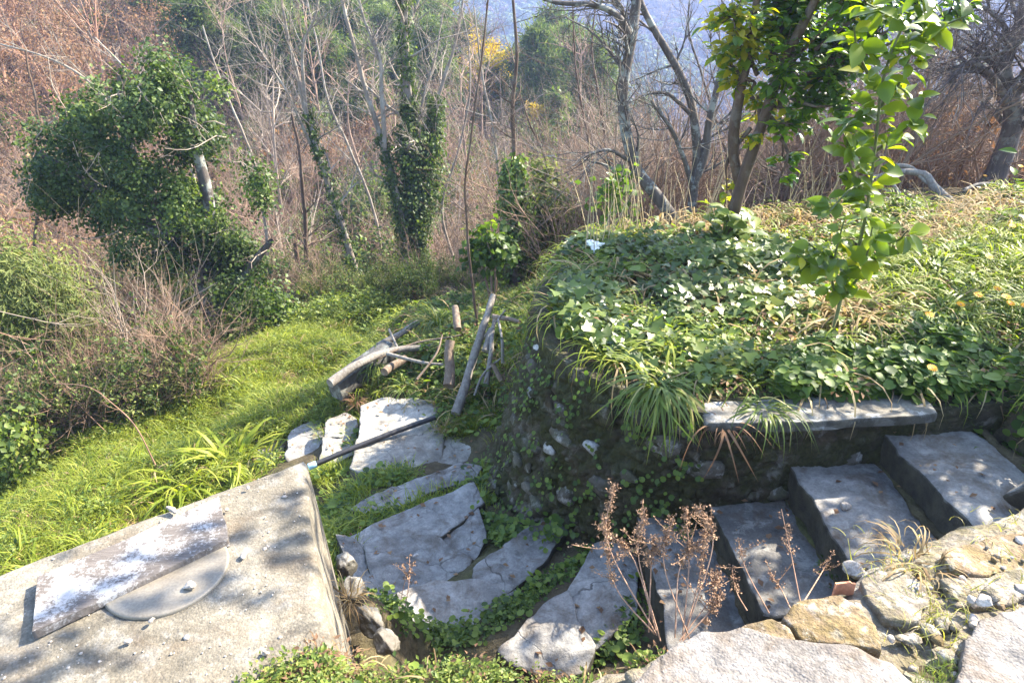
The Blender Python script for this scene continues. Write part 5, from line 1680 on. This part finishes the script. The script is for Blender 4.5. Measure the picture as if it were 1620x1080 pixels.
scatter(mb, LEAF_ROUND, gq, rdir(rng, N) * .5 + [.1, -.2, 1], rdir(rng, N) * [1, 1, .3], rng.uniform(.03, .07, N), np.clip(rng.normal(.45, .25, N), 0, 1))
stuff(mb.build('bank_mallow', M_HERB), 'round leaved herbs crowding the top end of the steps', 'herbs')
q = sample_poly(pxpoly([(1380, 470), (1480, 400), (1620, 360), (1700, 420), (1700, 520), (1500, 530), (1400, 540)]), 900, rng)
cover('bank_grass', q, GT[:5] + GT[5:], [1, 1, 1, 1, 1, 2, 2], .9, 1.7, 'dark green grass on the shaded right part of the bank', 'grass', rng)
q = sample_poly(pxpoly([(835, 445), (850, 400), (930, 385), (990, 400), (960, 430), (900, 470)]), 420, rng)
cover('crest_grass', q, GT + [HERB[2], STRAWM[1]], [1, 1, 1, 1, 1, 1, 1, 1.5, .8], .9, 1.6, 'sunny grass on the crest of the bank by the plastic scrap', 'grass', rng)
qq_ = sample_poly(bank_vis, 800, rng)
qq_ = qq_[poly_sd(BANK, qq_[:, 0], qq_[:, 1]) > .15]
qq_ = qq_[fbm(np.c_[qq_, 0 * qq_[:, 0]], 1.5, 3, 44) < -.12]
q = np.vstack([qq_, sample_poly([(.6, 5.5), (1.0, 6.2), (1.6, 6.7), (2.6, 7.2), (4.5, 7.9), (4.5, 7.4), (2.6, 6.7), (1.7, 6.2), (1.0, 5.4), (.7, 5.0)], 240, rng), sample_poly(pxpoly([(1280, 490), (1340, 470), (1420, 480), (1410, 530), (1330, 540)]), 190, rng),
               sample_poly(pxpoly([(1400, 400), (1480, 350), (1620, 310), (1620, 350), (1480, 400)]), 300, rng)])
cover('dry_grass', q, STRAWM, [1, 1], .8, 1.9, 'straw coloured dry grass along the back of the bank', 'dry grass', rng)
# tall dry stems at the back of the bank
mb = MB()
for q in sample_poly([(.55, 5.7), (1.0, 6.35), (1.6, 6.85), (2.6, 7.35), (4.5, 8.1), (4.5, 7.6), (2.6, 7.0), (1.7, 6.5), (1.1, 6.0), (.7, 5.5)], 130, rng):
    b = np.array([q[0], q[1], G1(*q)])
    h = rng.uniform(.3, 1.1); a = rng.uniform(0, 6.28); l = rng.uniform(.05, .45)
    e_ = b + [math.cos(a) * l * h, math.sin(a) * l * h, h]
    tube(mb, resample([b, (b + e_) / 2 + [0, 0, .08 * h], e_], 6), np.linspace(.005, .002, 6), 3, rng.uniform(0, 1))
stuff(mb.build('dry_stems', M_STRAW), 'tall thin dry stems standing along the back of the bank', 'dry stems')
# wood pile mound and path edges
q = sample_poly([(-1.45, 6.6), (-.9, 6.2), (-.5, 5.85), (-.15, 5.5), (.2, 5.6), (.4, 6.6), (.6, 7.6), (.4, 9.6), (-.8, 10.6), (-1.8, 10.4), (-1.7, 8.4)], 1500, rng)
cover('mound_weeds', q, GT[:5] + HERB + STRAWM, [.5, .5, .5, .4, .4, .5, .8, .4, .8, .3, .7, .7], .8, 1.7, 'mixed weeds and grass over the wood pile mound', 'weeds', rng)

def line_pts(pix, z, n, w, rg):
    q = np.array([P(a, b, z) for a, b in pix])
    u = rg.uniform(0, len(q) - 1 - 1e-6, n); i = u.astype(int)
    p_ = q[i] + (q[np.minimum(i + 1, len(q) - 1)] - q[i]) * (u - i)[:, None]
    return p_[:, :2] + rg.normal(size=(n, 2)) * w
def cull_treads(q, m_=.015):
    for z_, polys in TREADS:
        for pl in polys:
            q = q[poly_sd(pl, q[:, 0], q[:, 1]) < m_]
    return q
q = np.vstack([line_pts([(505, 745), (530, 770), (560, 800)], -1.85, 90, .10, rng), line_pts([(540, 830), (620, 810), (720, 768)], -1.75, 60, .03, rng), line_pts([(560, 765), (640, 752)], -1.9, 50, .05, rng),
               line_pts([(700, 668), (740, 660), (770, 680)], -1.95, 110, .14, rng), line_pts([(520, 640), (560, 640), (570, 690)], -2.0, 70, .06, rng), line_pts([(500, 735), (540, 735)], -2.1, 40, .06, rng),
               line_pts([(745, 800), (770, 760), (760, 720)], -1.75, 70, .07, rng)])
cover('path_grass', cull_treads(q), GT[:5] + [HERB[0], HERB[3]], [1, 1, 1, 1, 1, 1.2, 1], .6, 1.2, 'grass and clover growing between the lower step slabs', 'grass', rng)
q = np.vstack([line_pts([(780, 970), (850, 930), (940, 872)], -1.40, 45, .035, rng), line_pts([(930, 1010), (990, 980), (1010, 920)], -1.25, 22, .04, rng), line_pts([(770, 800), (800, 840), (850, 850), (880, 870)], -1.6, 36, .045, rng),
               line_pts([(1110, 810), (1130, 900), (1140, 960)], -1.1, 40, .04, rng), line_pts([(1350, 900), (1420, 850), (1440, 830)], -.8, 80, .07, rng), line_pts([(1240, 760), (1300, 860), (1320, 920)], -.92, 30, .03, rng),
               line_pts([(1380, 700), (1450, 780), (1480, 830)], -.74, 30, .03, rng), line_pts([(1230, 960), (1330, 900)], -.8, 60, .06, rng)])
q = np.vstack([q, line_pts([(630, 985), (700, 1005), (780, 1000)], -1.5, 24, .05, rng), line_pts([(600, 960), (640, 1005)], -1.3, 12, .04, rng)])
cover('step_weeds', cull_treads(q), [HERB[0], HERB[1], HERB[3]], [1, .6, .6], .4, .8, 'small leafy weeds in the joints of the winding steps', 'weeds', rng)
# plants on the wall itself
si = rng.uniform(60, 185, 90); ti = np.clip(rng.beta(1.2, 1.0, 90), .03, .98)
qw, nw = wall_pt(si, ti)
N = len(qw); k = np.repeat(np.arange(N), 9); N2 = len(k)
mb = MB()
scatter(mb, LEAF_ROUND, qw[k] + nw[k] * .06 + rng.normal(size=(N2, 3)) * .04, nw[k] + rdir(rng, N2) * .5 + [0, 0, .4], rdir(rng, N2) + [0, 0, -.6], rng.uniform(.015, .035, N2), rng.uniform(0, .9, N2))
stuff(mb.build('wall_creeper', M_HERB), 'tiny creeping leaves rooted in the mossy wall', 'creeper')
# moss cushions of fine leaflets at the wall foot
mb = MB()
qf = line_pts([(765, 790), (800, 840), (860, 850), (890, 870)], -1.55, 220, .06, rng)
gq = on_ground(qf); gq[:, 2] += rng.uniform(.02, .28, len(gq)) * np.exp(-rng.uniform(0, 1, len(gq)))
N = len(gq)
scatter(mb, LEAF_ROUND, gq, rdir(rng, N) * .6 + [-.2, -.3, 1], rdir(rng, N), rng.uniform(.02, .05, N), rng.uniform(.1, .9, N))
stuff(mb.build('wall_foot_weeds', M_HERB), 'bright leafy weeds clinging at the foot of the rounded wall end', 'weeds')
# foreground weeds
fp = [xy(a, b, -.12) for a, b in [(360, 1110), (400, 1060), (470, 1020), (545, 1005), (640, 1010), (740, 1020), (860, 1045), (960, 1040), (1020, 1015), (1060, 1000), (1075, 1020), (1010, 1060), (980, 1130), (700, 1180)]]
q = sample_poly(fp, 420, rng)
zq = -.27 + .08 * fbm(np.c_[q, 0 * q[:, 0]], 6, 3, 12)
inside_tank = poly_sd([A, B, C_, D_], q[:, 0], q[:, 1]) > 0
zq = np.where(inside_tank, -.20, zq)
cover('foreground_weeds', np.c_[q, zq], [HERB[2], HERB[0], HERB[3], STRAWM[0], HERB[4]], [1.2, .2, .4, .35, .5], .3, .65, 'light green leafy weeds spilling over the wall below the viewer', 'weeds', rng)
mb = MB()
q = sample_poly([xy(a, b, 0) for a, b in [(1440, 1080), (1470, 1050), (1520, 1040), (1510, 1090), (1480, 1110)]], 260, rng)
N = len(q)
scatter(mb, BLADE, np.c_[q, np.full(N, -.01)], rdir(rng, N) * .4 + [0, 0, 1], rdir(rng, N), rng.uniform(.02, .05, N), rng.uniform(.2, .9, N))
q = line_pts([(1400, 860), (1470, 960), (1500, 1000), (1620, 830)], .0, 420, .07, rng); N = len(q)
scatter(mb, BLADE_LONG, np.c_[q, np.full(N, -.03)], rdir(rng, N) * .7 + [0, 0, 1], rdir(rng, N), rng.uniform(.03, .10, N), rng.uniform(.85, 1, N))
stuff(mb.build('wall_top_grass', M_TUFT), 'short sparse grass in the joints of the foreground wall', 'grass')

# single grass tufts
def tuft(label, base, n, hmin, hmax, spread, mat, tmpl, seed, bias=(0, 0), lean=.5, name='grass_tuft'):
    rg = np.random.default_rng(seed)
    mb = MB()
    a = rg.uniform(0, 6.28, n); r = spread * np.sqrt(rg.uniform(0, 1, n))
    pos = np.asarray(base) + np.c_[r * np.cos(a), r * np.sin(a), np.full(n, -.02)]
    d = np.c_[np.cos(a) + bias[0], np.sin(a) + bias[1], 0 * a]
    d = d + rg.normal(size=(n, 3)) * [.35, .35, 0]
    up = np.c_[d[:, 0] * lean * rg.uniform(-.3, 1, n), d[:, 1] * lean * rg.uniform(-.3, 1, n), np.ones(n)] + rg.normal(size=(n, 3)) * .28
    scatter(mb, tmpl, pos, up, d, hmin * .6 + (hmax - hmin * .6) * rg.uniform(0, 1, n), np.clip(rg.normal(.5, .25, n), 0, 1))
    return tag(mb.build(name, mat, loc=base), label, 'grass tuft')
def gpz(px, py, dz=0):
    g = gp(px, py)
    return np.array([g[0], g[1], G1(g[0], g[1]) + dz])
tuft('long bright grass tuft hanging over the mossy wall', (.86, 3.40, -.26), 190, .24, .48, .07, M_TUFT, BLADE_HANG, 3001, (-.1, -1.0), .45)
tuft('smaller grass tuft draping over the left end of the coping', (1.42, 3.22, -.30), 80, .16, .34, .10, M_TUFT, BLADE_HANG, 3002, (0, -1.0), .5)
tuft('drooping grass tuft on the dark squared beam', np.array([*P(590, 575, -1.9)[:2], -1.92]), 130, .22, .42, .09, M_TUFT, BLADE_LONG, 3003, (-.8, -.5), .9)
tuft('pale grass tuft between beam and upper landing slab', np.array([*P(640, 610, -1.95)[:2], -1.98]), 120, .2, .36, .08, M_TUFT, BLADE_LONG, 3004, (0, -.4), .8)
tuft('large grass tuft growing through the wood pile', np.array([*P(722, 545, -1.75)[:2], -1.78]), 170, .3, .55, .12, M_TUFT, BLADE_LONG, 3005, (0, -.3), .7)
tuft('grass tuft crowning the back of the wood pile', np.array([*P(690, 500, -1.65)[:2], -1.72]), 150, .3, .5, .14, M_TUFT, BLADE_LONG, 3006, (-.3, -.3), .7)
tuft('grass tuft against the big leaning pole', np.array([*P(750, 560, -1.75)[:2], -1.75]), 110, .25, .45, .08, M_TUFT, BLADE_LONG, 3007, (.2, -.5), .8)
tuft('broad bladed plant behind the far corner of the tank', gpz(372, 732, -.02), 70, .35, .7, .2, M_GRASS, BLADE_BROAD, 3008, (.2, 0), .35, 'broad_grass')
tuft('broad bladed plant along the back edge of the tank', gpz(300, 765, -.02), 80, .35, .65, .28, M_GRASS, BLADE_BROAD, 3009, (.1, 0), .35, 'broad_grass')
tuft('dark spiky grass tuft at the foot of the wall', np.array([*P(1128, 770, -1.0)[:2], -1.02]), 50, .08, .18, .03, M_TUFT, BLADE_LONG, 3010, (0, -.4), .9)
tuft('brown dead fern fronds hanging below the coping end', (1.18, 3.15, -.37), 34, .15, .38, .06, M_RUST, BLADE_HANG, 3011, (0, -.9), .3, 'dry_tuft')
tuft('matted dry grass mound at the root of the citrus shoot', gpz(1350, 520, .0), 260, .2, .45, .2, M_STRAWB, BLADE_LONG, 3012, (0, -.3), 1.0, 'dry_tuft')
tuft('brown dead weed clump at the right end of the lit landing', np.array([*P(705, 670, -1.9)[:2], -1.93]), 90, .08, .2, .09, M_STRAWB, BLADE_LONG, 3013, (0, 0), .9, 'dry_tuft')
tuft('rusty dead fern at the cut end of the beam', np.array([*P(562, 628, -2.05)[:2], -2.1]), 70, .1, .26, .06, M_RUST, BLADE_LONG, 3014, (-.2, -.4), .9, 'dry_tuft')
tuft('dry wiry clump at the tank corner beside the kerb stones', np.array([*P(548, 920, -.6)[:2], -.68]), 90, .06, .15, .05, M_STRAWB, BLADE_LONG, 3015, (0, 0), .9, 'dry_tuft')
tuft('straw coloured wisps on the ochre stones of the foreground wall', P(1440, 880, -.02), 60, .08, .2, .09, M_STRAWB, BLADE_LONG, 3016, (-.4, .2), 1.0, 'dry_tuft')

tuft('broad bladed plant beside the lowest step slab', gpz(425, 728, -.02), 40, .3, .5, .12, M_GRASS, BLADE_BROAD, 3017, (.1, 0), .35, 'broad_grass')
tuft('thin long grass clump trailing on the crest above the rounded wall end', (.52, 4.35, -.30), 50, .14, .28, .14, M_TUFT, BLADE_HANG, 3018, (-.6, -.7), .6)
tuft('mixed pale grass clump on the wall edge by the lichen rock', (.70, 3.78, -.30), 40, .12, .22, .08, M_TUFT, BLADE_HANG, 3019, (-.5, -.8), .6)
# bramble wisps and fallen leaves
q = np.vstack([sample_poly(pxpoly([(840, 430), (900, 400), (1250, 390), (1300, 470), (1000, 470), (880, 500)]), 26, rng), sample_poly(pxpoly([(1400, 420), (1480, 350), (1640, 310), (1640, 400)]), 26, rng), sample_poly([(-.6, 6.8), (.2, 6.4), (.5, 8), (-.6, 9.5)], 16, rng)])
W4 = np.zeros((len(q), len(SH))); W4[:, 0:3] = 1; W4[:, 7] = 2
mbw = MB(); tw = []
rw = np.random.default_rng(66)
for _ in range(3):
    a = rw.uniform(0, 6.28); d = norm(np.array([math.cos(a), math.sin(a), rw.uniform(.6, 1.6)]))
    grow(mbw, np.zeros(3), d, rw.uniform(.35, .6), .004, 0, rw, dict(OPT, seg=(6, 4, 3), kids=(3, 2, 0), wander=.22, up=(-.03, -.02, 0)), tw)
WISP = mbw.mesh('wisp', M_STRAW)
n = len(q)
stuff(gn_scatter('bank_brambles', [WISP], on_ground(q), np.c_[rng.normal(size=(n, 2)) * .3, rng.uniform(0, 6.28, n)], np.repeat(rng.uniform(.6, 1.2, (n, 1)), 3, 1), np.zeros(n)), 'thin dry bramble wisps over the bank plants', 'brambles')
mb = MB()
fl = []
for z_, polys in TREADS:
    for pl in polys:
        pl = np.asarray(pl); n = 22 if z_ > -1.2 else 8
        fl.append(np.c_[sample_poly(pl.mean(0) + (pl - pl.mean(0)) * 1.1, n, rng), np.full(n, z_ + .02)])
qb = sample_poly(bank_vis, 260, rng); fl.append(np.c_[qb, G(qb[:, 0], qb[:, 1]) + rng.uniform(.02, .2, 260)])
fl = np.vstack(fl); N = len(fl)
scatter(mb, LEAF_SMALL, fl, rdir(rng, N) * .35 + [0, 0, 1], rdir(rng, N), rng.uniform(.02, .055, N), rng.uniform(0, 1, N), 1.3)
stuff(mb.build('fallen_leaves', M_RUST), 'dry brown fallen leaves scattered on steps and bank', 'leaves')
# large pale leaved plant at the foot of the citrus
rg = np.random.default_rng(3400)
b = gpz(1140, 392)
t = thing('broad_leaved_plant', 'plant with large pale shiny leaves at the foot of the citrus trunk', 'plant', b)
mb, L = MB(), MB()
for k in range(16):
    e_ = b + np.array([rg.normal() * .16, rg.normal() * .1, rg.uniform(.12, .40)])
    tube(mb, resample([b, (b + e_) / 2 + [0, 0, .04], e_], 6), .004, 4)
    a = rg.uniform(0, 6.28, 3)
    scatter(L, LEAF_LEMON, np.repeat([e_], 3, 0), rdir(rg, 3) * .5 + [.2, -.3, 1], np.c_[np.cos(a), np.sin(a), np.full(3, .3)], rg.uniform(.12, .2, 3), rg.uniform(.4, .9, 3), 1.2)
mb.build('stems', M_HERB, t); L.build('leaves', M_BANKIVY, t)
# dry seed stalks
def stalk_plant(label, base, stems, seed, heads=26, hs=.011, curl=.1):
    rg = np.random.default_rng(seed)
    t = thing('dry_seed_plant', label, 'dry plant', base)
    for tip, mid in stems:
        q = resample([base + np.r_[rg.normal(size=2) * .015, -.03], mid, tip], 16)
        mb = MB()
        tube(mb, q, np.linspace(.0026, .0012, 16), 5)
        st = mb.build('stalk', M_DRY, t)
        hb = MB()
        for _ in range(3):
            i = rg.integers(7, 13)
            e_ = q[i] + np.array([rg.normal() * .05, rg.normal() * .05, rg.uniform(.01, .06)])
            tube(hb, resample([q[i], (q[i] + e_) / 2 - [0, 0, .005], e_], 4), .0012, 3)
            for w in np.linspace(.4, 1, 5):
                scatter(hb, LEAF_SMALL, np.repeat([q[i] * (1 - w) + e_ * w], 5, 0) + rg.normal(size=(5, 3)) * .004, rdir(rg, 5), rdir(rg, 5) + [0, 0, .5], hs * rg.uniform(.6, 1.2, 5), rg.uniform(.1, 1, 5), 1.2)
        for _ in range(heads):
            u = rg.uniform(.55, 1) * 15; i = int(min(u, 14)); f = u - i
            c = q[i] * (1 - f) + q[i + 1] * f + rg.normal(size=3) * .007
            scatter(hb, LEAF_SMALL, np.repeat([c], 6, 0) + rg.normal(size=(6, 3)) * .004, rdir(rg, 6), rdir(rg, 6) + [0, 0, .5], hs * rg.uniform(.5, 1.2, 6), rg.uniform(.1, 1, 6), 1.2)
        kind(hb.build('seed_heads', M_SEED, st), 'stuff')
    return t
m = NT('seed_head')
c_ = m.mix(1, m.ramp(m.attr(), [(0, (.17, .095, .055)), (1, (.36, .23, .14))]), m.ramp(m.noise(160, 3, .6), [(.3, .6), (.7, 1.3)]), 'MULTIPLY')
M_SEED = m.done(m.bsdf(c_, .9, m.bump(m.noise(300, 3), .5, .003)))
def tm(px, py, y_):
    return P(px, py, y=y_)
stalk_plant('tallest dry brown seed stalks at the left of the foreground clump', P(1040, 995, -.12),
    [(tm(972, 764, 1.72), tm(962, 860, 1.65)), (tm(945, 832, 1.74), tm(1000, 880, 1.68)), (tm(1020, 805, 1.72), tm(1010, 880, 1.66)), (tm(958, 850, 1.66), tm(975, 930, 1.6)), (tm(1035, 850, 1.7), tm(1030, 900, 1.65))], 3101, 70, .009)
stalk_plant('bushy dry brown seed stalks at the centre of the foreground clump', P(1085, 1000, -.10),
    [(tm(1066, 816, 1.72), tm(1050, 890, 1.64)), (tm(1100, 800, 1.72), tm(1128, 860, 1.66)), (tm(1085, 803, 1.75), tm(1090, 890, 1.66)), (tm(1135, 905, 1.66), tm(1128, 940, 1.6)), (tm(1105, 860, 1.7), tm(1075, 900, 1.62)), (tm(1118, 830, 1.72), tm(1105, 920, 1.62)), (tm(1140, 940, 1.6), tm(1120, 970, 1.55))], 3102, 80, .009)
stalk_plant('thin purple brown seed stalk standing in front of the shaded step', P(1256, 955, -.12), [(tm(1236, 805, 1.85), tm(1252, 880, 1.78)), (tm(1215, 905, 1.8), tm(1235, 930, 1.75))], 3103, 20, .008)
stalk_plant('thin leaning seed stalk beside the bushy foreground clump', P(1200, 960, -.12), [(tm(1168, 855, 1.8), tm(1180, 900, 1.75)), (tm(1158, 900, 1.72), tm(1165, 935, 1.68))], 3104, 16, .009)
stalk_plant('dark leaning seed stalk above the terracotta shard', P(1275, 940, -.12), [(tm(1318, 872, 1.95), tm(1300, 905, 1.9))], 3105, 16, .008)
stalk_plant('red brown dry stalk beside the cracked lower step', np.array([*P(620, 990, -1.2)[:2], -1.35]), [(P(652, 890, -1.0), P(638, 930, -1.15)), (P(648, 880, -1.1), P(646, 930, -1.2))], 3106, 6, .012)
# marigolds
MF = plain('marigold_petal', (.80, .36, .01), .6, .15)
flowers = [(1448, 551), (1496, 530), (1450, 640), (1544, 452), (1566, 502), (1570, 530), (1590, 532), (1597, 542), (1528, 512), (1604, 525), (1600, 300), (1580, 395), (1545, 300)]
for k, (px, py) in enumerate(flowers):
    b = gpz(px, py + 10)
    rg = np.random.default_rng(3200 + k)
    f = thing('marigold', 'small orange yellow marigold blooming on the right part of the bank', 'flower', b, 'marigolds on the bank')
    top_ = b + np.array([rg.normal() * .02, -.02, .24 + rg.uniform(0, .08)])
    mb = MB(); tube(mb, resample([b, (b + top_) / 2 + rg.normal(size=3) * .01, top_], 6), .0022, 4); mb.build('stem', M_HERB, f)
    mb = MB()
    a = np.arange(16) * 6.283 / 16
    scatter(mb, LEAF_SMALL, np.repeat([top_], 16, 0), np.c_[np.cos(a) * -.3, np.sin(a) * -.3 - .4, np.ones(16)], np.c_[np.cos(a), np.sin(a), .25 + 0 * a], .030, .5)
    mb.build('petals', MF, f)
    V, F = ico(1)
    mb = MB(); mb.add(V * .008 + top_, F); mb.build('flower_centre', M_TERRA, f)
# bare bramble canes over the meadow edge
def cane(label, pix, y0, y1, r, seed, mat):
    q = trunk_path(pix, y0, y1)
    q = resample(q, 24)
    rg = np.random.default_rng(seed)
    mb = MB()
    tube(mb, q, np.linspace(r, r * .4, 24), 5)
    tips = []
    for _ in range(4):
        i = rg.integers(6, 22)
        grow(mb, q[i], norm(q[i + 1] - q[i] + rg.normal(size=3) * .03), rg.uniform(.15, .5), r * .4, 0, rg, dict(OPT, kids=(2, 1, 0), wander=.2), tips)
    b = q[0]
    return tag(mb.build('bramble_cane', mat, loc=b), label, 'cane', 'bare canes at the meadow edge')
for k, (lab, pix, y0, y1, r) in enumerate([
    ('long arching bare cane rooted in the sunny meadow', [(246, 735), (215, 675), (180, 640), (140, 612), (85, 606)], 5.6, 6.0, .008),
    ('pale cane arching low across the feathery conifer bush', [(-20, 488), (40, 502), (90, 512), (128, 513)], 6.5, 6.8, .006),
    ('reddish cane sweeping below the feathery conifer bush', [(-20, 520), (20, 532), (60, 537), (95, 539)], 6.4, 6.7, .006),
    ('straight reddish cane slanting over the bramble edge', [(238, 672), (200, 635), (160, 595), (118, 560)], 7.6, 7.9, .007),
    ('thin reddish cane rising beside the slanting one', [(196, 610), (170, 555), (150, 510), (146, 480)], 8.6, 8.8, .008),
    ('thin upright reddish cane before the dark ivy shade', [(222, 605), (205, 570), (190, 530), (182, 490)], 8.8, 8.9, .008),
    ('pale thin cane crossing over the yellow green sprig', [(175, 690), (130, 645), (90, 600), (60, 560)], 6.8, 7.0, .006),
]):
    cane(lab, pix, y0, y1, r, 3300 + k, M_TWIG_RED if k != 1 else M_TWIG_PALE)
# ------------------------------------------------------------------ haze
hv = NT('haze_air')
vol = hv.n('ShaderNodeVolumePrincipled', None, Color=(.42, .54, .92), Density=.0011, Anisotropy=.25)
hv.t.links.new(vol.outputs[0], hv.out.inputs['Volume'])
mb = MB()
x0, x1, y0, y1, z0, z1 = -720, 720, -50, 915, -62, 56
mb.add([[x0, y0, z0], [x1, y0, z0], [x1, y1, z0], [x0, y1, z0], [x0, y0, z1], [x1, y0, z1], [x1, y1, z1], [x0, y1, z1]],
       [[0, 3, 2, 1], [4, 5, 6, 7], [0, 1, 5, 4], [1, 2, 6, 5], [2, 3, 7, 6], [3, 0, 4, 7]])
stuff(mb.build('haze', hv.m, flat=True), 'pale blue haze filling the valley air', 'haze')
zr = [float(np.min(Z)), float(np.max(Z))]
print('terrain z range', zr)
